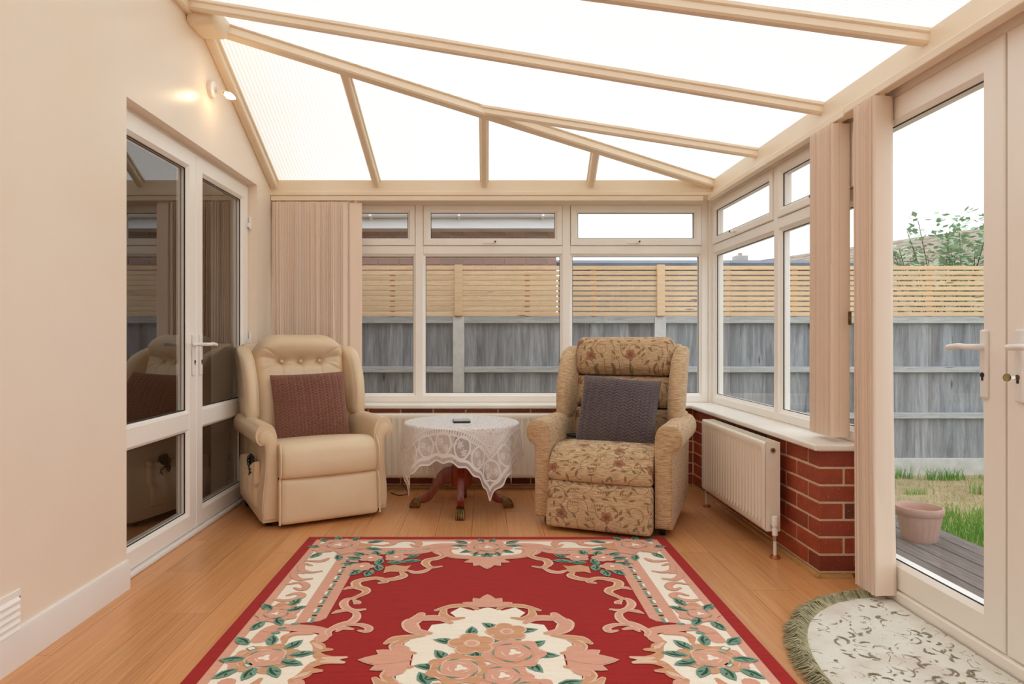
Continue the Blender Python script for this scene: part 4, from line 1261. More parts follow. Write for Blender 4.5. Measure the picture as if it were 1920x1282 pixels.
def build_recliner(kind, name, label, loc, rotz):
    ch = thing(name, label, 'armchair', loc, rotz)
    body = M['leather'] if kind == 'scroll' else M['chenille']
    face = M['leather'] if kind == 'scroll' else M['floral']
    for s in (-1, 1):
        arm_part(ch, kind, s, body)
    # outer back shell leaning back
    shell = [(0.56, 0.10), (0.70, 0.10), (0.75, 0.55), (0.79, 0.97), (0.76, 1.0), (0.70, 0.97), (0.60, 0.55)]
    obj('back_shell', prism_me(shell, -0.335, 0.335, 'x', bevel=0.03, seg=3, ang=50), body, ch)
    for s in (-1, 1):
        sp = [(0.50, 0.08), (0.69, 0.09), (0.72, 0.44), (0.67, 0.60), (0.50, 0.60)]
        obj('side_panel', prism_me(sp, s * 0.28, s * (0.345 if kind == 'scroll' else 0.372), 'x', bevel=0.012, ang=50), body, ch)
    # hidden plinth with the mechanism
    box('base', (-0.27, 0.27, 0.06, 0.70, 0.035, 0.20), M['black'], ch, bevel=0.01)
    # seat: deep nose rolling over the front
    if kind == 'scroll':
        sp_ = [(0.60, 0.405), (0.42, 0.428), (0.25, 0.447), (0.12, 0.462), (0.05, 0.460), (0.0, 0.442), (-0.032, 0.410), (-0.045, 0.36), (-0.045, 0.31), (-0.034, 0.278), (-0.005, 0.266), (0.10, 0.266), (0.60, 0.29)]
    else:
        sp_ = [(0.60, 0.405), (0.42, 0.430), (0.27, 0.446), (0.16, 0.447), (0.08, 0.434), (0.025, 0.406), (-0.012, 0.368), (-0.032, 0.33), (-0.036, 0.295), (-0.022, 0.272), (0.01, 0.268), (0.12, 0.268), (0.60, 0.29)]
    nose = [tuple(p) for p in catmull(sp_[:11], 5)] + sp_[11:]
    ctr = (0.25, 0.37)
    V, Fc = [], []
    xs_ = [-0.277, -0.274, -0.266, -0.25, -0.22, -0.15, -0.07, 0.0, 0.07, 0.15, 0.22, 0.25, 0.266, 0.274, 0.277]
    for x_ in xs_:
        e = max(0.0, (abs(x_) - 0.235) / 0.042)
        k_ = 1 - 0.065 * (1 - math.sqrt(max(0.0, 1 - min(1.0, e) ** 2)))
        bul = 0.010 * (1 - (x_ / 0.277) ** 2)
        for (y_, z_) in nose:
            V.append((x_, ctr[0] + (y_ - ctr[0]) * k_ - (bul if y_ < 0.02 else 0), ctr[1] + (z_ - ctr[1]) * k_ + (bul if z_ > 0.40 else 0)))
    nn = len(nose)
    for i in range(len(xs_) - 1):
        for j in range(nn):
            Fc.append((i*nn + j, i*nn + (j+1) % nn, (i+1)*nn + (j+1) % nn, (i+1)*nn + j))
    Fc.append(tuple(range(nn))); Fc.append(tuple((len(xs_)-1)*nn + j for j in range(nn))[::-1])
    bm = bmesh.new(); bm.from_mesh(mk(V, Fc))
    st = obj('seat', smooth_by_angle(bmesh_me(bm), 60), face, ch)
    # foot rest
    def footf(p, q):
        p = p.copy()
        t = 0.5 - q[2] * 0.5
        p[1] += (-0.035 if kind != 'scroll' else -0.012) * t
        p[0] *= 1.0 + 0.02 * t
        return p
    ft = obj('foot_rest', softbox_me(0.279, 0.042, 0.124, 0.026, 16, (0, 0.014, 0), footf), face, ch, (0, 0.012, 0.146))
    if kind == 'scroll':
        for s in (-1, 1):
            pts = [(s*0.277, -0.012, 0.46), (s*0.281, -0.045, 0.40), (s*0.281, -0.045, 0.30), (s*0.281, -0.022, 0.268), (s*0.284, -0.036, 0.22), (s*0.286, -0.042, 0.10), (s*0.286, -0.040, 0.028)]
            obj('piping', tube_me(catmull(pts, 6), 0.006, 8), body, st)
    # back cushion
    tilt = math.radians(13)
    if kind == 'scroll':
        Z = 0.315
        bx3 = (-0.12, 0.0, 0.12); zbtn = 0.135
        def backf(p, q):
            p = p.copy()
            x_, z_ = p[0], p[2]
            # arched top, rounded shoulders
            if q[2] > 0:
                p[2] -= 0.10 * max(0.0, abs(x_) / 0.285 - 0.45) ** 2 * 2.4 * q[2]
            front = max(0.0, -q[1])
            ctr = max(0, 1 - (x_ / 0.285) ** 4)
            # head pillow swells above the button line, lumbar below
            sag = math.exp(-((z_ - zbtn - 0.055 * max(0, abs(x_) - 0.12) / 0.16) / 0.030) ** 2)
            pil = math.exp(-((z_ - 0.235) / 0.075) ** 2) * 0.062
            low = math.exp(-((z_ + 0.10) / 0.18) ** 2) * 0.030
            dep = (pil + low) * ctr - 0.030 * sag * ctr
            for bx in bx3:
                dep -= 0.026 * math.exp(-((x_ - bx) / 0.03) ** 2 - ((z_ - zbtn) / 0.022) ** 2)
                # creases running from the buttons
                dep -= 0.008 * math.exp(-((x_ - bx * 1.02) / 0.006) ** 2) * (z_ < zbtn) * math.exp(-((z_ - zbtn) / 0.25) ** 2)
            for sgn in (-1, 1):
                for kk, (dx, dz) in enumerate(((0.15, 0.13), (0.15, 0.06), (0.15, 0.0), (0.15, -0.06))):
                    u = (sgn * x_ - 0.12) / dx
                    if 0 < u < 1.1:
                        dep -= 0.010 * math.exp(-((z_ - zbtn - dz * u) / 0.006) ** 2) * math.sin(math.pi * min(u, 1))
            p[1] -= dep * front
            return p
        bk = obj('back_cushion', softbox_me(0.288, 0.07, Z, 0.065, 110, (0, 0.0, 0), backf), face, ch, (0, 0.60, 0.745), (-tilt, 0, 0))
        for bx in bx3:
            obj('button', softbox_me(0.011, 0.008, 0.011, 0.010, 8), face, bk, (bx, -0.056, zbtn))
    else:
        def padf(p, q):
            p = p.copy(); p[1] -= 0.02 * max(0, -q[1]) * (1 - q[2]**2) * (1 - q[0]**4)
            return p
        secs = [('head_cushion', 0.80, 1.035, 0.085, 0.298, 0.05), ('back_cushion', 0.61, 0.797, 0.055, 0.288, 0.02), ('back_cushion', 0.40, 0.607, 0.055, 0.288, 0.022)]
        for nm, za, zb_, hy, hx, rr_ in secs:
            zc = (za + zb_) / 2
            yc = 0.56 + (zc - 0.45) * math.tan(tilt) - (0.012 if nm == 'head_cushion' else 0.0)
            o = obj(nm, softbox_me(hx, hy, (zb_ - za) / 2, rr_, 16, (0, 0.012, 0.0), padf), face, ch, (0, yc, zc), (-tilt, 0, 0))
    for s in (-1, 1):
        w_ = wing_part(ch, s, body, 0.545 if kind == 'scroll' else 0.545, 0.985, 0.53, kind)
    # castors
    for s in (-1, 1):
        for yy in (0.10, 0.62):
            c_ = obj('castor', tube_me([(s*0.315 - 0.014, yy, 0.026), (s*0.315 + 0.014, yy, 0.026)], 0.026, 16), M['black'], ch)
            obj('castor_fork', box_me(s*0.315 - 0.019, s*0.315 + 0.019, yy - 0.012, yy + 0.02, 0.028, 0.085), M['black'], c_)
    return ch
A1 = math.radians(30.5)
lc = build_recliner('scroll', 'recliner_armchair', 'cream leather wing-back recliner with scrolled arms and buttoned back', (-0.868, 3.90, 0), A1)
A2 = math.radians(-23.5)
rc = build_recliner('round', 'recliner_armchair', 'beige floral tapestry wing-back recliner on castors near the right radiator', (0.612, 3.675, 0), A2)

# gathered side pocket on the leather chair
def pockf(p, q):
    p = p.copy()
    p[0] -= 0.010 * math.sin(p[1] * 85) * (0.5 + 0.5 * q[2]) * max(0, -q[0])
    p[2] += 0.012 * math.sin(p[1] * 20) * (q[2] > 0.5)
    if q[2] < 0: p[1] *= 0.9
    return p
obj('side_pocket', softbox_me(0.012, 0.215, 0.125, 0.010, 30, (0.034, 0, 0), pockf), M['leather'], lc, (-0.358, 0.36, 0.215))

# handset in the pocket: black, with its curly lead
M['rubber'] = plain('black_rubber', S(26, 25, 26), 0.5)
hs_loc = lc.matrix_basis @ Vector((-0.412, 0.20, 0.335))
Rz = Matrix.Rotation(A1, 4, 'Z')
hso = thing('recliner_handset', 'black handset with coiled lead tucked in the leather chair pocket', 'handset', tuple(Matrix.Translation((-0.868, 3.90, 0)) @ Rz @ Vector((-0.372, 0.25, 0.322))), A1)
obj('handset_body', softbox_me(0.011, 0.028, 0.055, 0.010, 10), M['black'], hso, (0, 0, 0.0), (0.25, 0, 0))
pts = [(0.004 * math.cos(t*2.2) - 0.016, -0.01 + 0.03 * math.sin(t * 0.35), 0.045 - 0.006 * t + 0.006 * math.sin(t*2.2)) for t in np.linspace(0, 18, 90)]
obj('coiled_lead', tube_me(pts, 0.0035, 6), M['rubber'], hso)
# handset resting on the floral chair's seat, mostly under the cushion
hs2 = thing('recliner_handset', 'black handset lying on the floral chair seat beside the grey cushion', 'handset', tuple(Matrix.Translation((0.612, 3.675, 0)) @ Matrix.Rotation(A2, 4, 'Z') @ Vector((-0.225, 0.33, 0.455))), A2)
obj('handset_body', softbox_me(0.05, 0.022, 0.011, 0.010, 10), M['black'], hs2, (0, 0, 0.008), (0, 0, -0.2))
for k in range(4):
    obj('key', box_me(-0.034 + k*0.017, -0.024 + k*0.017, -0.008, 0.008, 0.0185, 0.021), M['rubber'], hs2)
obj('lead', tube_me(catmull([(0.045, 0.0, 0.012), (0.07, 0.05, 0.04), (0.055, 0.11, 0.09), (0.03, 0.15, 0.13)], 6), 0.004, 6), M['rubber'], hs2)

# ------------------------------------------------------------------ knitted cushions
def knit_mat(name, c1, c2):
    m, nt, b = newmat(name)
    v = coords(nt, 'Object')
    f = noise(nt, v, 6, 3)
    col = ramp(nt, f, [(0.3, c1), (0.7, c2)])
    f2 = noise(nt, coords(nt, 'Object', (1, 1, 1)), 160, 3)
    col = mixc(nt, ramp(nt, f2, [(0.4, 0.0), (0.8, 0.4)]), col, tuple(0.4 * x for x in c1[:3]) + (1,))
    L(nt, col, b.inputs['Base Color'])
    b.inputs['Roughness'].default_value = 0.9
    b.inputs['Specular IOR Level'].default_value = 0.15
    b.inputs['Sheen Weight'].default_value = 0.2
    return m
M['knit_brown'] = knit_mat('brown_knit', S(138, 92, 78), S(148, 102, 86))
M['knit_grey'] = knit_mat('grey_knit', S(100, 88, 90), S(110, 97, 98))
def knit_me(h=0.225, thick=0.092, n=220):
    t = np.linspace(-1, 1, n)
    U, Vv = np.meshgrid(t, t, indexing='xy')
    env = np.clip((1 - np.abs(U)**2.6) * (1 - np.abs(Vv)**2.6), 0, 1) ** 0.55
    # sides pulled in a little between the corners
    X = U * h * (1 - 0.035 * (1 - Vv**2) * np.abs(U))
    Y = Vv * h * (1 - 0.035 * (1 - U**2) * np.abs(Vv))
    cw, p = 0.0215, 0.0185
    c = X / cw
    fr = c - np.floor(c)
    sg = np.where(np.floor(c) % 2 == 0, 1.0, -1.0)
    ph = Y / p + sg * (fr - 0.5) * 0.9
    st = np.abs(np.cos(np.pi * ph)) ** 0.7
    col = np.sin(np.pi * fr) ** 0.5
    k = 0.011 * (st * col - 0.4) * np.clip(env * 2.0, 0, 1)
    V, Fc = [], []
    allv = []
    for sgn in (1, -1):
        Zz = sgn * (thick * env + k)
        allv.append(np.stack([X, -Zz, Y], -1).reshape(-1, 3))
    V = np.concatenate(allv)
    i = np.arange(n-1)
    a = (i[:, None] * n + i[None, :]).ravel()
    q1 = np.stack([a, a+1, a+n+1, a+n], -1)
    q2 = q1[:, ::-1] + n*n
    me = bpy.data.meshes.new('mesh')
    me.from_pydata(V.tolist(), [], np.concatenate([q1, q2]).tolist())
    bm = bmesh.new(); bm.from_mesh(me)
    bmesh.ops.remove_doubles(bm, verts=bm.verts, dist=1e-5)
    return bmesh_me(bm, smooth=True)
km = knit_me()
def cushion(label, mat, chair_loc, ang, off, tilt, roll, yaw=0.0):
    me = km.copy(); me.materials.clear(); me.materials.append(mat)
    o = obj('cushion', me, None)
    Mx = Matrix.Translation(chair_loc) @ Matrix.Rotation(ang, 4, 'Z') @ Matrix.Translation(off) @ Matrix.Rotation(yaw, 4, 'Z') @ Matrix.Rotation(-tilt, 4, 'X') @ Matrix.Rotation(roll, 4, 'Y')
    o.matrix_world = Mx
    return tag(o, label, 'cushion', 'knitted cushions')
cushion('brown chunky knit cushion propped on the leather recliner', M['knit_brown'], (-0.868, 3.90, 0), A1, (0.010, 0.395, 0.604), math.radians(19), math.radians(-2), math.radians(-6))
cushion('grey chunky knit cushion propped on the floral recliner', M['knit_grey'], (0.612, 3.675, 0), A2, (0.018, 0.355, 0.592), math.radians(22), math.radians(4), math.radians(4))

# ------------------------------------------------------------------ pedestal table, lace cloth, phone
TX, TY, TZ, TR = -0.135, 4.24, 0.525, 0.335
tb = thing('pedestal_table', 'round mahogany pedestal table with brass claw feet', 'table', (TX, TY, 0))
obj('table_top', lathe_me([(0.0, TZ-0.024), (TR-0.03, TZ-0.024), (TR-0.012, TZ-0.020), (TR-0.003, TZ-0.012), (TR, TZ-0.005), (TR-0.004, TZ), (0.0, TZ)], 64), M['mahogany'], tb)
obj('pedestal', lathe_me([(0.0, 0.13), (0.062, 0.13), (0.066, 0.14), (0.066, 0.255), (0.060, 0.262), (0.052, 0.266), (0.056, 0.272), (0.058, 0.280), (0.050, 0.288), (0.046, 0.292), (0.054, 0.312), (0.060, 0.345), (0.056, 0.38), (0.040, 0.43), (0.036, 0.46), (0.07, 0.485), (0.09, TZ-0.025), (0.0, TZ-0.025)], 40), M['mahogany'], tb)
def splay_leg():
    up = [(0.055, 0.245), (0.085, 0.247), (0.115, 0.236), (0.150, 0.200), (0.180, 0.140), (0.205, 0.095), (0.235, 0.070), (0.262, 0.062)]
    lo = [(0.262, 0.030), (0.225, 0.030), (0.190, 0.048), (0.160, 0.085), (0.135, 0.125), (0.105, 0.150), (0.055, 0.152)]
    prof = [tuple(p) for p in catmull(up, 4)] + [tuple(p) for p in catmull(lo, 4)]
    return prism_me(prof, -0.021, 0.021, 'y', bevel=0.004, ang=40)
def claw_cap():
    prof = [tuple(p) for p in catmull([(0.250, 0.066), (0.268, 0.060), (0.290, 0.045), (0.305, 0.026), (0.310, 0.008), (0.304, 0.0), (0.262, 0.0), (0.250, 0.018)], 4)]
    return prism_me(prof, -0.025, 0.025, 'y', bevel=0.006, ang=50)
lg, cp = splay_leg(), claw_cap()
lg.materials.append(M['mahogany']); cp.materials.append(M['brass'])
for a in (-92, -2, 88, 178):
    L_ = obj('leg', lg, None, tb, rot=(0, 0, math.radians(a + 2)))
    c_ = obj('claw_foot', cp, None, L_)
    for k in range(4):
        yy = (-0.0185 + k * 0.0123)
        # toes on the front of the cap are separate ridges
        obj_toe = tube_me([(0.283, yy*0.9, 0.052), (0.303, yy, 0.034), (0.313, yy*1.05, 0.014), (0.312, yy*1.05, 0.004)], 0.006, 8)
        if a == -92 or k in (0, 3):
            t_ = obj('toe', obj_toe, M['brass'], L_)

def lace_mat():
    m = bpy.data.materials.new('white_lace'); m.use_nodes = True
    nt = m.node_tree; nt.nodes.clear()
    out = nt.nodes.new('ShaderNodeOutputMaterial')
    uv = nt.nodes.new('ShaderNodeTexCoord')
    sep = nt.nodes.new('ShaderNodeSeparateXYZ'); L(nt, uv.outputs['UV'], sep.inputs[0])
    X = math_(nt, 'MULTIPLY_ADD', sep.outputs[0], 1.1, -0.55); Y = math_(nt, 'MULTIPLY_ADD', sep.outputs[1], 1.1, -0.55)
    aX, aY = math_(nt, 'ABSOLUTE', X), math_(nt, 'ABSOLUTE', Y)
    mxd = math_(nt, 'MAXIMUM', aX, aY); mnd = math_(nt, 'MINIMUM', aX, aY)
    al = nt.nodes.new('ShaderNodeMath')
    # coordinate along the border
    isx = math_(nt, 'GREATER_THAN', aX, aY)
    along = math_(nt, 'ADD', math_(nt, 'MULTIPLY', isx, Y), math_(nt, 'MULTIPLY', math_(nt, 'SUBTRACT', 1.0, isx), X))
    def band(c, hw): return math_(nt, 'LESS_THAN', math_(nt, 'ABSOLUTE', math_(nt, 'SUBTRACT', mxd, c)), hw)
    def OR(*a):
        r = a[0]
        for b in a[1:]: r = math_(nt, 'MAXIMUM', r, b)
        return r
    # fine net everywhere
    k = 2*math.pi/0.0055
    net = math_(nt, 'GREATER_THAN', math_(nt, 'MAXIMUM', math_(nt, 'SINE', math_(nt, 'MULTIPLY', X, k)), math_(nt, 'SINE', math_(nt, 'MULTIPLY', Y, k))), 0.80)
    # arches: period 0.12 along the border, centred at 0.44
    per = 0.135
    u = math_(nt, 'SUBTRACT', math_(nt, 'FRACT', math_(nt, 'ADD', math_(nt, 'DIVIDE', along, per), 0.5)), 0.5)
    u = math_(nt, 'MULTIPLY', u, per)
    v = math_(nt, 'SUBTRACT', mxd, 0.432)
    r = math_(nt, 'SQRT', math_(nt, 'ADD', math_(nt, 'POWER', u, 2.0), math_(nt, 'POWER', math_(nt, 'MULTIPLY', v, 0.85), 2.0)))
    arch = math_(nt, 'LESS_THAN', math_(nt, 'ABSOLUTE', math_(nt, 'SUBTRACT', r, 0.054)), 0.0055)
    # flowers: two per arch
    def flower(cu, cv, R):
        du, dv = math_(nt, 'SUBTRACT', u, cu), math_(nt, 'SUBTRACT', v, cv)
        rr_ = math_(nt, 'SQRT', math_(nt, 'ADD', math_(nt, 'POWER', du, 2.0), math_(nt, 'POWER', dv, 2.0)))
        an = math_(nt, 'ARCTAN2', dv, du)
        lim = math_(nt, 'MULTIPLY_ADD', math_(nt, 'COSINE', math_(nt, 'MULTIPLY', an, 6.0)), R*0.22, R)
        ringm = math_(nt, 'LESS_THAN', math_(nt, 'FRACT', math_(nt, 'DIVIDE', rr_, R*0.48)), 0.62)
        return math_(nt, 'MULTIPLY', math_(nt, 'LESS_THAN', rr_, lim), ringm)
    fl1 = OR(flower(-0.020, -0.012, 0.021), flower(0.022, 0.022, 0.021), flower(0.0675, 0.0, 0.014), flower(-0.0675, 0.0, 0.014))
    vo = nt.nodes.new('ShaderNodeTexVoronoi'); vo.inputs['Scale'].default_value = 62; vo.feature = 'DISTANCE_TO_EDGE'
    L(nt, uv.outputs['UV'], vo.inputs['Vector'])
    inner = math_(nt, 'LESS_THAN', mxd, 0.352)
    top = math_(nt, 'MULTIPLY', inner, math_(nt, 'GREATER_THAN', vo.outputs['Distance'], 0.035))
    holes = math_(nt, 'LESS_THAN', math_(nt, 'SINE', math_(nt, 'MULTIPLY', along, 2*math.pi/0.016)), 0.15)
    bandh = math_(nt, 'MULTIPLY', band(0.362, 0.012), holes)
    scal = math_(nt, 'MULTIPLY_ADD', math_(nt, 'COSINE', math_(nt, 'MULTIPLY', along, 2*math.pi/per)), 0.006, 0.497)
    wav = math_(nt, 'LESS_THAN', math_(nt, 'ABSOLUTE', math_(nt, 'SUBTRACT', mxd, scal)), 0.009)
    edge = math_(nt, 'MULTIPLY_ADD', math_(nt, 'COSINE', math_(nt, 'MULTIPLY', along, 2*math.pi/per)), 0.008, 0.536)
    outside = math_(nt, 'GREATER_THAN', mxd, edge)
    rim = math_(nt, 'GREATER_THAN', mxd, math_(nt, 'SUBTRACT', edge, 0.010))
    solid = OR(arch, fl1, top, bandh, wav, rim, band(0.378, 0.004), band(0.346, 0.004))
    a = OR(math_(nt, 'MULTIPLY', net, 0.9), math_(nt, 'MULTIPLY', solid, 0.98), 0.24)
    a = math_(nt, 'MULTIPLY', a, math_(nt, 'SUBTRACT', 1.0, outside))
    b = nt.nodes.new('ShaderNodeBsdfDiffuse'); b.inputs[0].default_value = S(252, 250, 247)
    t = nt.nodes.new('ShaderNodeBsdfTranslucent'); t.inputs[0].default_value = S(244, 238, 230)
    m1 = nt.nodes.new('ShaderNodeMixShader'); m1.inputs[0].default_value = 0.25
    L(nt, b.outputs[0], m1.inputs[1]); L(nt, t.outputs[0], m1.inputs[2])
    tr = nt.nodes.new('ShaderNodeBsdfTransparent')
    mx = nt.nodes.new('ShaderNodeMixShader')
    L(nt, a, mx.inputs[0]); L(nt, tr.outputs[0], mx.inputs[1]); L(nt, m1.outputs[0], mx.inputs[2])
    L(nt, mx.outputs[0], out.inputs[0])
    return m
M['lace'] = lace_mat()
def cloth_me(h=0.545, n=150, R=TR + 0.004, rot=math.radians(-15)):
    t = np.linspace(-h, h, n)
    U, V_ = np.meshgrid(t, t, indexing='xy')
    r = np.hypot(U, V_) + 1e-9
    th = np.arctan2(V_, U)
    ov = np.maximum(0, r - R)
    arc = 0.012
    # rounds over the rim, then hangs; folds deepen towards the corners
    s = np.clip(ov / (arc*math.pi/2), 0, 1)
    out_r = np.where(ov > 0, R + arc*np.sin(s*math.pi/2), r)
    z = np.where(ov > 0, -arc*(1-np.cos(s*math.pi/2)) - np.maximum(0, ov - arc*math.pi/2), 0.0)
    hang = np.clip(ov / 0.30, 0, 1.3)
    fold = 0.020*np.cos(8*(th - 0.3)) + 0.009*np.cos(13*th + 1.0)
    corner = np.abs(np.sin(2*th))
    out_r = out_r + hang * (fold * (0.5 + 0.8*corner) + 0.022)
    thr = th + rot 
    X, Y, Zz = out_r*np.cos(thr), out_r*np.sin(thr), z
    me = bpy.data.meshes.new('mesh')
    i = np.arange(n-1)
    a = (i[:, None]*n + i[None, :]).ravel()
    q_ = np.stack([a, a+1, a+n+1, a+n], -1)
    me.from_pydata(np.stack([X, Y, Zz], -1).reshape(-1, 3).tolist(), [], q_.tolist())
    uvl = me.uv_layers.new(name='UVMap')
    li = np.zeros(len(me.loops), dtype=np.int32); me.loops.foreach_get('vertex_index', li)
    uvv = np.stack([(U.ravel()/h*0.5*(2*h/1.1)+0.5), (V_.ravel()/h*0.5*(2*h/1.1)+0.5)], -1)
    uvl.data.foreach_set('uv', uvv[li].ravel())
    me.polygons.foreach_set('use_smooth', [True]*len(me.polygons))
    return me
tag(obj('lace_tablecloth', cloth_me(), M['lace'], None, (TX, TY, TZ + 0.0012)), 'square white floral lace cloth draped over the round table', 'tablecloth')
ph = thing('mobile_phone', 'thin grey mobile phone lying on the lace cloth', 'phone', (TX + 0.0, TY - 0.03, TZ + 0.0022), math.radians(4))
M['phone'] = plain('phone_screen', S(120, 126, 132), 0.08)
obj('phone_body', softbox_me(0.052, 0.075, 0.0055, 0.005, 10), M['black'], ph, (0, 0, 0.0055))
obj('screen', box_me(-0.048, 0.048, -0.07, 0.07, 0.0108, 0.0116), M['phone'], ph)
# ------------------------------------------------------------------ carved Chinese-style rug, motifs raised above the pile
RX0, RX1, RY1 = -0.90, 0.93, 3.572
RYM = RY1 - 1.375; RY0 = RY1 - 2.75
RXM = (RX0 + RX1) / 2
def rugmat(name, c, c2):
    m, nt, b = newmat(name)
    v = coords(nt, 'Object')
    f = noise(nt, coords(nt, 'Object', (6, 60, 1)), 1.2, 5)
    col = ramp(nt, f, [(0.3, c), (0.7, c2)])
    fine = noise(nt, v, 260, 2)
    col = mixc(nt, ramp(nt, fine, [(0.35, 0.18), (0.6, 0.0)]), col, tuple(0.55*x for x in c[:3]) + (1,))
    L(nt, col, b.inputs['Base Color'])
    b.inputs['Roughness'].default_value = 0.95
    b.inputs['Specular IOR Level'].default_value = 0.1
    b.inputs['Sheen Weight'].default_value = 0.1
    bump(nt, b, fine, 0.5, 0.002)
    return m
RC = {'red': rugmat('rug_red', S(172, 34, 30), S(156, 28, 26)), 'pink': rugmat('rug_pink', S(228, 172, 148), S(220, 162, 138)),
      'cream': rugmat('rug_cream', S(252, 244, 228), S(248, 236, 216)), 'tan': rugmat('rug_tan', S(208, 150, 112), S(222, 172, 136)),
      'light': rugmat('rug_light_pink', S(238, 204, 178), S(232, 190, 162)), 'green': rugmat('rug_green', S(112, 150, 130), S(128, 164, 142)),
      'dark': rugmat('rug_dark_green', S(38, 74, 60), S(50, 90, 72))}
rug = thing('rug', 'red and cream carved floral rug with a central medallion', 'rug', (RXM, RYM, 0))
TOPZ = 0.011
box('pile', (RX0 - RXM, RX1 - RXM, RY0 - RYM, RY1 - RYM, 0.0005, TOPZ), RC['red'], rug, bevel=0.004, seg=2)
POLY = {k: [] for k in RC}
def gp(zx, zy, org):
    """a point of a magnified view of the floor -> metres on the floor"""
    ox, oy, s = org
    px, py = ox + zx / s, oy + zy / s
    Y = EYE * F / (py - VY)
    return ((px - VX) * Y / F, Y)
ZA, ZB, ZC = (900, 1000, 4.8), (1100, 1040, 4.8), (660, 1110, 3.6923)
def mir(p, mx, my):
    return (2*RXM - p[0] if mx else p[0], 2*RYM - p[1] if my else p[1])
SYM4 = [(0,0), (1,0), (0,1), (1,1)]
def put(color, poly, layer, sym=SYM4):
    for mx, my in sym:
        POLY[color].append(([mir(p, mx, my) for p in poly], layer))
def stroke(color, pts, wd, layer, sym=SYM4, taper=(0.5, 0.45), n=6):
    c = catmull(pts, n)
    k = len(c)
    Lf, Rt = [], []
    for i, p in enumerate(c):
        a = c[max(0, i-1)]; b = c[min(k-1, i+1)]
        t = np.array(b) - np.array(a); t = t / (np.linalg.norm(t) + 1e-9)
        u = i / (k-1)
        w_ = wd/2 * (taper[0] + (1-taper[0]) * min(1, u/0.35)) * (taper[1] + (1-taper[1]) * min(1, (1-u)/0.35))
        nrm = np.array((-t[1], t[0]))
        Lf.append(tuple(np.array(p) + nrm*w_)); Rt.append(tuple(np.array(p) - nrm*w_))
    for i in range(k-1):
        put(color, [Lf[i], Lf[i+1], Rt[i+1], Rt[i]], layer, sym)
    for q_, d in ((c[0], 0), (c[-1], 1)):
        r = wd/2 * taper[d] * 1.05
        put(color, [(q_[0] + r*math.cos(a), q_[1] + r*math.sin(a)) for a in np.linspace(0, 2*math.pi, 10, endpoint=False)], layer, sym)
def blob(c, R, lobes, amp, ph, n=48): return [(c[0] + R*(1+amp*math.cos(lobes*a+ph))*math.cos(a), c[1] + R*(1+amp*math.cos(lobes*a+ph))*math.sin(a)) for a in np.linspace(0, 2*math.pi, n, endpoint=False)]
def arcs(c, R, w_, a0, a1, color, layer, sym):
    pts = [(c[0]+R*math.cos(a), c[1]+R*math.sin(a)) for a in np.linspace(a0, a1, 6)]
    stroke(color, pts, w_, layer, sym, (0.3, 0.3), 3)
def rose(c, R, lay, sym, kind='pink'):
    A, B = ('pink', 'tan') if kind == 'pink' else ('tan', 'light')
    put(A, blob(c, R, 7, 0.10, 0.4), lay, sym)
    put('light' if kind != 'pink' else 'tan', blob(c, R*0.66, 5, 0.10, 1.2), lay+1, sym)
    put('pink', blob(c, R*0.58, 5, 0.08, 1.0), lay+2, sym)
    for k in range(5): arcs(c, R*0.62, R*0.07, k*1.2566+0.3, k*1.2566+1.0, 'green', lay+3, sym)
    for k in range(3): arcs(c, R*0.34, R*0.08, k*2.1+0.8, k*2.1+2.0, 'light', lay+3, sym)
    put('cream', blob((c[0]+R*0.05, c[1]), R*0.17, 3, 0.35, 0.7), lay+3, sym)
    for k in range(7): arcs(c, R*0.90, R*0.05, k*0.8976+0.1, k*0.8976+0.55, 'light', lay+1, sym)
def blossom(c, R, lay, sym, kind='pink'):
    for k in range(5):
        a = k*1.2566 + 0.5
        put('light', blob((c[0]+R*0.55*math.cos(a), c[1]+R*0.55*math.sin(a)), R*0.46, 1, 0.0, 0, 18), lay, sym)
        put('pink' if kind == 'pink' else 'tan', blob((c[0]+R*0.55*math.cos(a), c[1]+R*0.55*math.sin(a)), R*0.38, 1, 0.0, 0, 18), lay+1, sym)
    put('pink' if kind == 'pink' else 'light', blob(c, R*0.34, 1, 0, 0, 18), lay+2, sym)
    put('cream' if kind == 'pink' else 'pink', blob(c, R*0.2, 1, 0, 0, 16), lay+3, sym)
def leafp(c, tgt, ln, lay, sym, wd=0.5):
    """leaf centred at c, pointing away from tgt"""
    d = np.array(c) - np.array(tgt); d = d / (np.linalg.norm(d)+1e-9); s = np.array((-d[1], d[0]))
    def shape(k): return [tuple(np.array(c) + d*ln*k*x + s*ln*wd*k*y) for x, y in ((-0.5,0),(-0.35,0.32),(0,0.5),(0.3,0.3),(0.55,0.0),(0.3,-0.34),(0,-0.48),(-0.35,-0.3))]
    put('green', shape(1.0), lay, sym)
    stroke('dark', [tuple(np.array(c) - d*ln*0.36 + s*ln*0.05), tuple(np.array(c)+ s*ln*0.1), tuple(np.array(c) + d*ln*0.34)], ln*0.13, lay+1, sym, (0.4, 0.4), 3)
    stroke('dark', [tuple(np.array(c) - d*ln*0.05 - s*ln*0.02), tuple(np.array(c) + d*ln*0.12 - s*ln*0.17)], ln*0.09, lay+1, sym, (0.5, 0.3), 2)
def G(org, *pts): return [gp(x, y, org) for x, y in pts]
def rect(x0, x1, y0, y1): return [(x0, y0), (x1, y0), (x1, y1), (x0, y1)]
ONE, X2 = [(0,0)], [(0,0), (1,0)]
Y2 = [(0,0), (0,1)]
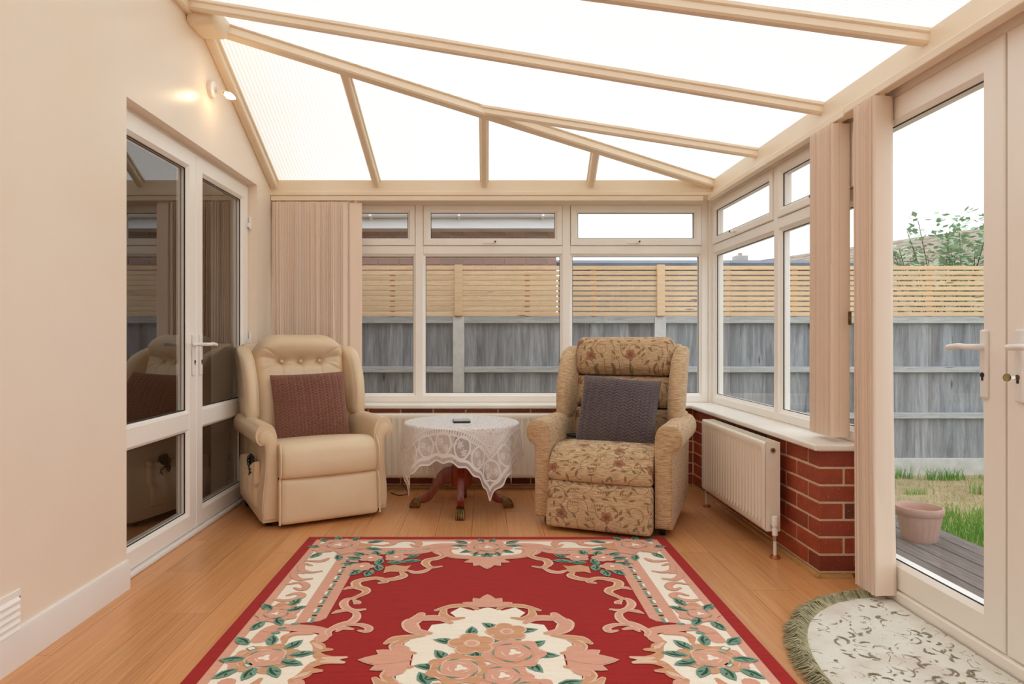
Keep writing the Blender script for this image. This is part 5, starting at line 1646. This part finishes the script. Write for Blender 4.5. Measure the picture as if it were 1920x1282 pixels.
# border bands
d1, d2, d3, d4 = 0.052, 0.086, 0.222, 0.326
def band_ring(color, a, b, layer):
    for s in (0, 1):
        put(color, [mir(p, s, 0) for p in rect(RX1-b, RX1-a, RY0+a, RY1-a)], layer, ONE)
        put(color, [mir(p, 0, s) for p in rect(RX0+b, RX1-b, RY1-b, RY1-a)], layer, ONE)
band_ring('pink', d1, d2, 0)
band_ring('cream', d2, d3 + 0.004, 0)
# inner pink bands: sides stop where the side cartouche begins; back band dips towards the middle flower
yS0, yS1 = RY1 - 0.20, 2.50
put('pink', [(RX1-d3, yS0), (RX1-d4, yS0 - 0.09), (RX1-d4, yS1+0.03), (RX1-d4+0.02, yS1-0.0), (RX1-d3, yS1-0.02)], 1)
put('pink', rect(RX1-0.55, RX1-d3, RY1-0.295, RY1-0.195), 1)
put('pink', rect(RX1-d3-0.09, RX1-d3+0.02, RY1-0.32, RY1-0.18), 1)
stroke('pink', [(RX1-0.5, RY1-0.245), (RX1-0.58, RY1-0.24), (RX1-0.64, RY1-0.20), (RX1-0.70, RY1-0.165), (RX1-0.80, RY1-0.155)], 0.10, 1, taper=(1, 0.7))
put('cream', rect(RX1-0.62, RX1-d3, RY1-0.20, RY1-0.17), 0)
# green dashes with a white core along the bands
y = yS0 - 0.13; k = 0
while y > yS1 + 0.03:
    ln = 0.045 if k % 2 == 0 else 0.016
    put('dark' if k % 2 else 'green', rect(RX1-0.286, RX1-0.268, y-ln, y), 2)
    if k % 2 == 0: put('cream', rect(RX1-0.274, RX1-0.264, y-ln*0.85, y-ln*0.1), 3)
    y -= ln + 0.014; k += 1
for i in range(5):
    x_ = RX1 - 0.34 - i*0.052
    put('green', rect(x_-0.034, x_, RY1-0.25, RY1-0.238), 2); put('cream', rect(x_-0.03, x_-0.004, RY1-0.255, RY1-0.249), 3)
for p in ((RX1-0.62, RY1-0.215), (RX1-0.68, RY1-0.182), (RX1-0.74, RY1-0.165)):
    put('green', [(p[0]-0.02, p[1]+0.013), (p[0]+0.016, p[1]-0.004), (p[0]+0.016, p[1]-0.014), (p[0]-0.02, p[1]+0.003)], 2)
# border scrolls
for pts in (((600,172),(690,182),(770,165),(775,120),(740,105),(685,120)), ((690,240),(790,248),(845,215),(820,182),(755,192)), ((900,290),(790,275),(735,305),(775,342),(840,325)), ((905,392),(820,372),(775,395),(850,432),(950,440),(1020,428)), ((530,55),(600,80),(730,76))):
    stroke('tan', G(ZB, *pts), 0.034, 2); stroke('pink', G(ZB, *pts), 0.024, 3)
for pts in (((870,100),(780,85),(690,95),(670,120),(700,138),(740,122)), ((960,92),(915,90),(905,115),(990,130),(1090,125))):
    stroke('tan', G(ZA, *pts), 0.036, 2); stroke('pink', G(ZA, *pts), 0.026, 3)
# corner bunch
cr_ = gp(1385, 128, ZA)
put('tan', blob((cr_[0]-0.11, cr_[1]-0.02), 0.055, 5, 0.12, 0.3), 4); put('pink', blob((cr_[0]-0.05, cr_[1]-0.09), 0.05, 5, 0.12, 0.8), 4); put('pink', blob((cr_[0]+0.06, cr_[1]-0.07), 0.05, 5, 0.12, 0), 4)
rose(cr_, 0.098, 5, SYM4)
for p in ((1250,75),(1395,70),(1510,85),(1590,138),(1600,220),(1395,240),(1080,160),(1060,96)): leafp(gp(*p, ZA), cr_, 0.085, 4, SYM4)
# field blossoms in the corner
for p, kd in (((880,240),'pink'), ((1110,245),'pink'), ((1190,325),'pink')):
    blossom(gp(*p, ZA), 0.055, 5, SYM4, kd)
ce = gp(1040, 285, ZA)
for p in ((740,230),(740,272),(930,198),(1035,280),(1205,212),(1250,248),(880,285),(1040,332),(1290,295),(1130,382),(1245,375),(1060,205)): leafp(gp(*p, ZA), ce, 0.088, 4, SYM4, 0.55)
put('tan', G(ZA, (745,312),(800,320),(900,308),(980,325),(985,345),(1000,385),(930,370),(850,375),(790,372),(780,345)), 4)
# middle of the back border
mt = gp(64, 150, ZA); mt = (RXM, mt[1])
put('cream', G(ZA, (66,135),(330,135),(440,160),(440,205),(390,222),(280,225),(190,240),(66,245)), 2)
stroke('tan', G(ZA, (330,160),(400,162),(432,190),(400,218),(320,232),(200,242),(66,250)), 0.06, 3, taper=(0.4, 0.9)); stroke('pink', G(ZA, (330,158),(405,160),(440,185),(410,212),(330,228),(200,238),(66,246)), 0.04, 4, taper=(0.4, 0.9))
stroke('pink', G(ZA, (300,132),(420,128),(490,170),(480,200),(420,225)), 0.062, 3, taper=(0.5,0.5))
def palmette(c, R, d, lay, sym):
    for a in (-1.15, -0.55, 0.55, 1.15, 0.0):
        ca, sa = math.cos(a), math.sin(a)
        v = (d[0]*ca - d[1]*sa, d[0]*sa + d[1]*ca); s = (-v[1], v[0])
        ln = R * (1.0 if a == 0 else 0.82)
        put('light', [(c[0]+v[0]*ln*x+s[0]*ln*y, c[1]+v[1]*ln*x+s[1]*ln*y) for x, y in ((-0.1,0),(0.3,0.20),(0.65,0.25),(0.9,0.12),(1.04,0),(0.9,-0.12),(0.65,-0.25),(0.3,-0.20))], lay, sym)
        put('pink', [(c[0]+v[0]*ln*x+s[0]*ln*y, c[1]+v[1]*ln*x+s[1]*ln*y) for x, y in ((-0.1,0),(0.3,0.17),(0.65,0.22),(0.88,0.10),(1.0,0),(0.88,-0.10),(0.65,-0.22),(0.3,-0.17))], lay+1 + (a == 0), sym)
palmette((RXM, gp(64, 255, ZA)[1]), 0.135, (0, -1), 4, Y2)
rose(mt, 0.10, 6, Y2)
put('pink', blob((mt[0], mt[1]+0.0), 0.115, 6, 0.12, 0.2), 5, Y2)
for p in ((110,92),(290,100),(40,216),(150,206),(238,185),(300,135)): leafp(gp(*p, ZA), mt, 0.08, 5, SYM4)
# scrolls that edge the red field
fs = [(ZA, ((500,180),(455,222),(520,250),(590,262),(618,295),(570,330),(482,322)), 0.050), (ZA, ((575,338),(640,368),(715,376),(775,358)), 0.042), (ZA, ((835,378),(815,405),(875,430),(955,440),(1030,436)), 0.050),
      (ZA, ((1030,472),(975,458),(1045,430),(1150,437),(1245,465),(1235,508),(1170,530),(1160,558),(1220,588),(1300,618)), 0.050), (ZA, ((1235,515),(1300,514),(1352,530)), 0.036),
      (ZB, ((300,420),(370,430),(405,470),(375,515),(310,530),(220,522)), 0.042), (ZB, ((300,470),(280,460),(310,435)), 0.036), (ZB, ((345,535),(295,555),(295,595),(340,635),(410,655),(480,682),(548,722),(540,760)), 0.046),
      (ZB, ((380,535),(440,535),(502,556)), 0.034), (ZB, ((385,662),(265,660),(185,688),(205,722),(272,714)), 0.036), (ZB, ((335,702),(420,690),(470,720)), 0.034)]
for org, pts, w_ in fs:
    g = G(org, *pts)
    stroke('light', g, w_*0.86, 3); stroke('tan' if w_ > 0.047 else 'pink', g, w_*0.5, 4)
# side cartouche (right), mirrored to all four quarters
xr = RX1 - d2
side = G(ZB, (600,768),(700,732),(850,737),(960,772),(1180,802)) + [(xr, 2.42), (xr, RYM)] + G(ZB, (640,984),(690,930),(680,850))
put('cream', side, 2)
g = G(ZB, (575,765),(590,722),(690,702),(850,688),(990,686),(1090,715),(1180,800))
stroke('pink', g, 0.058, 3, taper=(0.6, 0.9))
for p in ((845,655),(965,695),(1025,735)):
    c = gp(*p, ZB); put('green', blob(c, 0.013, 2, 0.3, 0.5, 14), 4)
stroke('tan', G(ZB, (705,745),(850,745),(935,775),(950,825)), 0.036, 3); stroke('pink', G(ZB, (705,742),(850,740),(940,772)), 0.026, 4)
stroke('pink', G(ZB, (590,740),(620,790),(690,820)), 0.05, 3)
stroke('tan', G(ZB, (690,815),(640,850),(625,885),(535,888)), 0.042, 3); stroke('light', G(ZB, (690,830),(640,860),(615,880)), 0.02, 4)
stroke('tan', G(ZB, (670,895),(640,945),(560,968),(405,958)), 0.038, 3); stroke('light', G(ZB, (600,965),(500,970),(400,958)), 0.026, 4)
r1 = gp(1105, 955, ZB); r1 = (r1[0], RYM + 0.01)
put('pink', blob((r1[0]+0.055, RYM), 0.07, 6, 0.14, 0.3), 4, X2)
rose(r1, 0.098, 5, X2, 'tan')
for q_ in (gp(1245, 880, ZB), gp(1275, 1030, ZB)): put('green', blob(q_, 0.016, 4, 0.2, 0, 16), 5, X2); put('cream', blob(q_, 0.011, 4, 0.2, 0, 16), 6, X2)
for p in ((870,848),(795,930),(895,1010),(1060,805),(1325,812),(1420,980),(1490,1110),(1050,1092),(1275,1110)): leafp(gp(*p, ZB), r1, 0.082, 6, X2, 0.55)
r2 = gp(1050, 565, ZB)
put('pink', blob((r2[0]-0.02, r2[1]), 0.076, 7, 0.1, 0.3), 4)
put('tan', blob((r2[0]-0.02, r2[1]+0.06), 0.05, 5, 0.15, 0.3), 4)
r2 = (r2[0] - 0.015, r2[1])
rose(r2, 0.068, 5, SYM4)
for p in ((840,455),(835,517),(1095,502),(990,632),(1185,672)): leafp(gp(*p, ZB), r2, 0.08, 6, SYM4, 0.5)
# central medallion
ax = (RXM - 0)  # its axis is the rug's own
half = G(ZC, (940,128),(1040,150),(1130,128),(1200,165),(1150,205),(1230,238),(1330,250),(1370,308),(1440,328),(1520,378),(1540,415),(1462,450),(1475,498))
half[0] = (RXM, half[0][1]); half[-1] = (half[-1][0], RYM)
put('cream', half + [(RXM, RYM)], 2)
ms = [('tan', ((1295,148),(1190,122),(1070,115),(1010,142)), 0.045), ('tan', ((1235,128),(1248,180),(1190,208),(1110,202)), 0.045), ('pink', ((1200,236),(1270,205),(1380,205),(1450,225)), 0.058), ('pink', ((1400,175),(1440,215),(1480,240),(1450,290),(1350,310)), 0.075),
      ('tan', ((1390,325),(1490,338),(1590,350),(1652,380)), 0.05), ('tan', ((1500,345),(1585,395),(1545,438),(1458,450)), 0.055), ('tan', ((1480,550),(1580,545),(1640,600)), 0.05)]
for col, pts, w_ in ms[:-1]:
    g = G(ZC, *pts); stroke('light', g, w_*0.84, 3); stroke(col, g, w_*0.58, 4)
palmette((RXM, gp(940, 125, ZC)[1]), 0.125, (0, 1), 4, Y2)
sp_ = gp(1500, 498, ZC); palmette((sp_[0], RYM), 0.155, (1, 0), 4, X2)
PT = [(0,0), (1,1)]
R_big, R_or1, R_or2, R_top, R_low = gp(1112,450,ZC), gp(830,385,ZC), gp(740,560,ZC), gp(1072,302,ZC), gp(1040,612,ZC)
for p, t in (((965,262),R_top),((1200,290),R_top),((830,300),R_or1),((650,365),R_or1),((620,465),R_or2),((525,545),R_or2),((850,462),R_or1),((1000,372),R_top),((1125,355),R_top),((1270,388),R_big),((1340,462),R_big),((1260,545),R_big),((1025,545),R_big),((570,618),R_or2),((850,628),R_low)):
    leafp(gp(*p, ZC), t, 0.085, 4, ONE, 0.55)
rose(R_low, 0.09, 5, ONE); rose(R_big, 0.102, 6, ONE); blossom(R_or1, 0.082, 6, ONE, 'tan'); rose(R_or2, 0.098, 6, ONE, 'tan'); blossom(R_top, 0.075, 6, ONE, 'tan')
# the far end of the bunch, below the picture
for c, k_ in (((RXM+0.12, RYM-0.2), 'pink'), ((RXM-0.14, RYM-0.24), 'tan'), ((RXM-0.02, RYM-0.36), 'pink')):
    rose(c, 0.085, 6, ONE, k_)
    for a in range(4): leafp((c[0]+0.13*math.cos(a*1.6+.4), c[1]+0.13*math.sin(a*1.6+.4)), c, 0.085, 4, ONE, 0.55)
names = {'red': 'red_motifs', 'pink': 'pink_motifs', 'cream': 'cream_ground', 'tan': 'tan_motifs', 'light': 'pale_pink_motifs', 'green': 'green_leaves', 'dark': 'dark_green_veins'}
for col, polys in POLY.items():
    if not polys: continue
    V, Fc = [], []
    cnt = 0
    for poly, lay in polys:
        cnt += 1
        z = TOPZ + 0.0004 + 0.0005 * lay + (cnt % 230) * 2e-6
        a = sum(p[0]*q_[1]-q_[0]*p[1] for p, q_ in zip(poly, poly[1:]+poly[:1]))
        if a < 0: poly = poly[::-1]
        b = len(V)
        V += [(min(max(p[0], RX0+0.002), RX1-0.002) - RXM, p[1] - RYM, z) for p in poly]
        Fc.append(tuple(range(b, b+len(poly))))
    o = obj('motif', mk(V, Fc), RC[col], rug); o.name = names[col]
    o['label'] = names[col].replace('_', ' ') + ' carved in the pile'

# ------------------------------------------------------------------ half-moon door mat with fringe
def mat_mat():
    m, nt, b = newmat('sculpted_pale_mat')
    v = coords(nt, 'Object')
    f = noise(nt, v, 4, 5)
    col = ramp(nt, f, [(0.3, S(214, 210, 196)), (0.5, S(226, 222, 210)), (0.7, S(206, 192, 176))])
    # worn brown scrolls: thin broken lines on a warped field
    n2 = noise(nt, v, 9, 2, 0.4, 1.4)
    ln = math_(nt, 'LESS_THAN', math_(nt, 'ABSOLUTE', math_(nt, 'SUBTRACT', n2, 0.52)), 0.012)
    brk = math_(nt, 'GREATER_THAN', noise(nt, v, 16, 3), 0.54)
    col = mixc(nt, math_(nt, 'MULTIPLY', math_(nt, 'MULTIPLY', ln, brk), 0.8), col, S(104, 92, 66))
    n3 = noise(nt, v, 26, 3, 0.6, 0.8)
    col = mixc(nt, math_(nt, 'MULTIPLY', math_(nt, 'GREATER_THAN', n3, 0.67), 0.6), col, S(122, 110, 80))
    L(nt, col, b.inputs['Base Color'])
    b.inputs['Roughness'].default_value = 0.95
    b.inputs['Specular IOR Level'].default_value = 0.1
    bump(nt, b, math_(nt, 'ADD', noise(nt, v, 130, 3), math_(nt, 'MULTIPLY', n2, 2.0)), 0.5, 0.004)
    return m
M['mat'] = mat_mat()
M['fringe'] = plain('olive_fringe', S(196, 188, 152), 0.9, c2=S(150, 144, 110), scale=30)
M['matback'] = plain('olive_mat_edge', S(150, 142, 108), 0.95)
MX, MY, MA, MB = 1.592, 2.0, 0.56, 0.74
mat = thing('door_mat', 'half-moon pale sculpted door mat with olive fringe by the garden door', 'door mat', (MX, MY, 0))
th = np.linspace(math.pi/2, 3*math.pi/2, 60)
out = [(MA*math.cos(a), MB*math.sin(a)) for a in th]
obj('mat_backing', prism_me([(x*1.025, y*1.02) for x, y in out], 0.0005, 0.007, 'z', bevel=0.002), M['matback'], mat)
# pile with low carved relief
nr_, na_ = 40, 90
V, Fc = [], []
for i in range(nr_+1):
    r = i / nr_
    for j in range(na_+1):
        a = math.pi/2 + math.pi*j/na_
        x_, y_ = MA*r*math.cos(a), MB*r*math.sin(a)
        zz = 0.012 if r < 0.985 else 0.0095
        V.append((x_, y_, zz + 0.0012*math.sin(x_*55+math.sin(y_*30)*2)*math.sin(y_*48)))
for i in range(nr_):
    for j in range(na_):
        a = i*(na_+1)+j
        Fc.append((a, a+1, a+na_+2, a+na_+1))
bm = bmesh.new(); bm.from_mesh(mk(V, Fc)); bmesh.ops.remove_doubles(bm, verts=bm.verts, dist=1e-6)
obj('mat_pile', bmesh_me(bm, smooth=True), M['mat'], mat)
FV, FF = [], []
for i in range(1700):
    a = random.uniform(math.pi/2 + 0.02, 3*math.pi/2 - 0.02)
    x_, y_ = MA*1.0*math.cos(a), MB*1.0*math.sin(a)
    d = Vector((math.cos(a)/MA, math.sin(a)/MB, 0)).normalized()
    clump = math.sin(a*70) * 0.45
    d = Matrix.Rotation(clump*0.8 + random.uniform(-0.35, 0.35), 3, 'Z') @ d
    s = Vector((-d.y, d.x, 0)) * random.uniform(0.0018, 0.0034)
    ln = random.uniform(0.05, 0.085)
    lift = random.uniform(0.006, 0.024)
    p = Vector((x_, y_, 0.008)); q1 = p + d*ln*0.5 + Vector((0,0,lift)); q2 = p + d*ln; q2.z = random.uniform(0.001, 0.010)
    b = len(FV)
    up = Vector((0,0,0.0022))
    for c, k_ in ((p,1.0),(q1,1.0),(q2,0.6)): FV += [c - s*k_, c + up*k_, c + s*k_]
    for k_ in (0, 3): FF += [(b+k_, b+k_+3, b+k_+4, b+k_+1), (b+k_+1, b+k_+4, b+k_+5, b+k_+2), (b+k_+2, b+k_+5, b+k_+3, b+k_)]
fr_ = obj('fringe', mk(FV, FF, smooth=True), M['fringe'], mat); fr_['kind'] = 'stuff'

# olive-brown curls worked into the mat
MV, MF = [], []
rs_ = random.Random(5)
def mat_stroke(pts, wd):
    c = catmull(pts, 6); k = len(c)
    for i in range(k):
        a_, b_2 = c[max(0, i-1)], c[min(k-1, i+1)]
        t_ = np.array(b_2) - np.array(a_); t_ = t_ / (np.linalg.norm(t_) + 1e-9)
        w_ = wd / 2 * math.sin(math.pi * (0.12 + 0.8 * i / (k-1))) * rs_.uniform(0.5, 1.2)
        for sg in (1, -1): MV.append((c[i][0] - t_[1]*w_*sg, c[i][1] + t_[0]*w_*sg, 0.0138 + 0.0001 * (len(MV) % 7)))
        if i: b0_ = len(MV) - 4; MF.append((b0_, b0_+1, b0_+3, b0_+2))
for i in range(150):
    a = rs_.uniform(math.pi/2, 3*math.pi/2); rr_ = math.sqrt(rs_.uniform(0.02, 0.82))
    cx_, cy_ = MA*rr_*math.cos(a), MB*rr_*math.sin(a)
    R_c = rs_.uniform(0.012, 0.05); st_ = rs_.uniform(0, 6.28); sw = rs_.uniform(0.9, 2.8) * rs_.choice((-1, 1))
    pts = [(cx_ + R_c*(1-0.12*j)*math.cos(st_ + sw*j/4), cy_ + R_c*(1-0.12*j)*math.sin(st_ + sw*j/4)) for j in range(5)]
    if all(p[0] < -0.02 and (p[0]/MA)**2 + (p[1]/MB)**2 < 0.88 for p in pts): mat_stroke(pts, rs_.uniform(0.004, 0.012))
M['matcurl'] = plain('olive_brown_yarn', S(122, 112, 82), 0.95, c2=S(156, 146, 118), scale=25)
obj('curl_motifs', mk(MV, MF), M['matcurl'], mat)['kind'] = 'stuff'

# thin black lead on the floor behind the leather chair
tag(obj('power_lead', tube_me(catmull([(-0.62, 4.62, 0.006), (-0.56, 4.55, 0.004), (-0.50, 4.60, 0.004), (-0.53, 4.66, 0.03), (-0.56, 4.70, 0.05)], 8), 0.003, 6), M['rubber']), 'thin black power lead on the floor behind the leather recliner', 'cable')
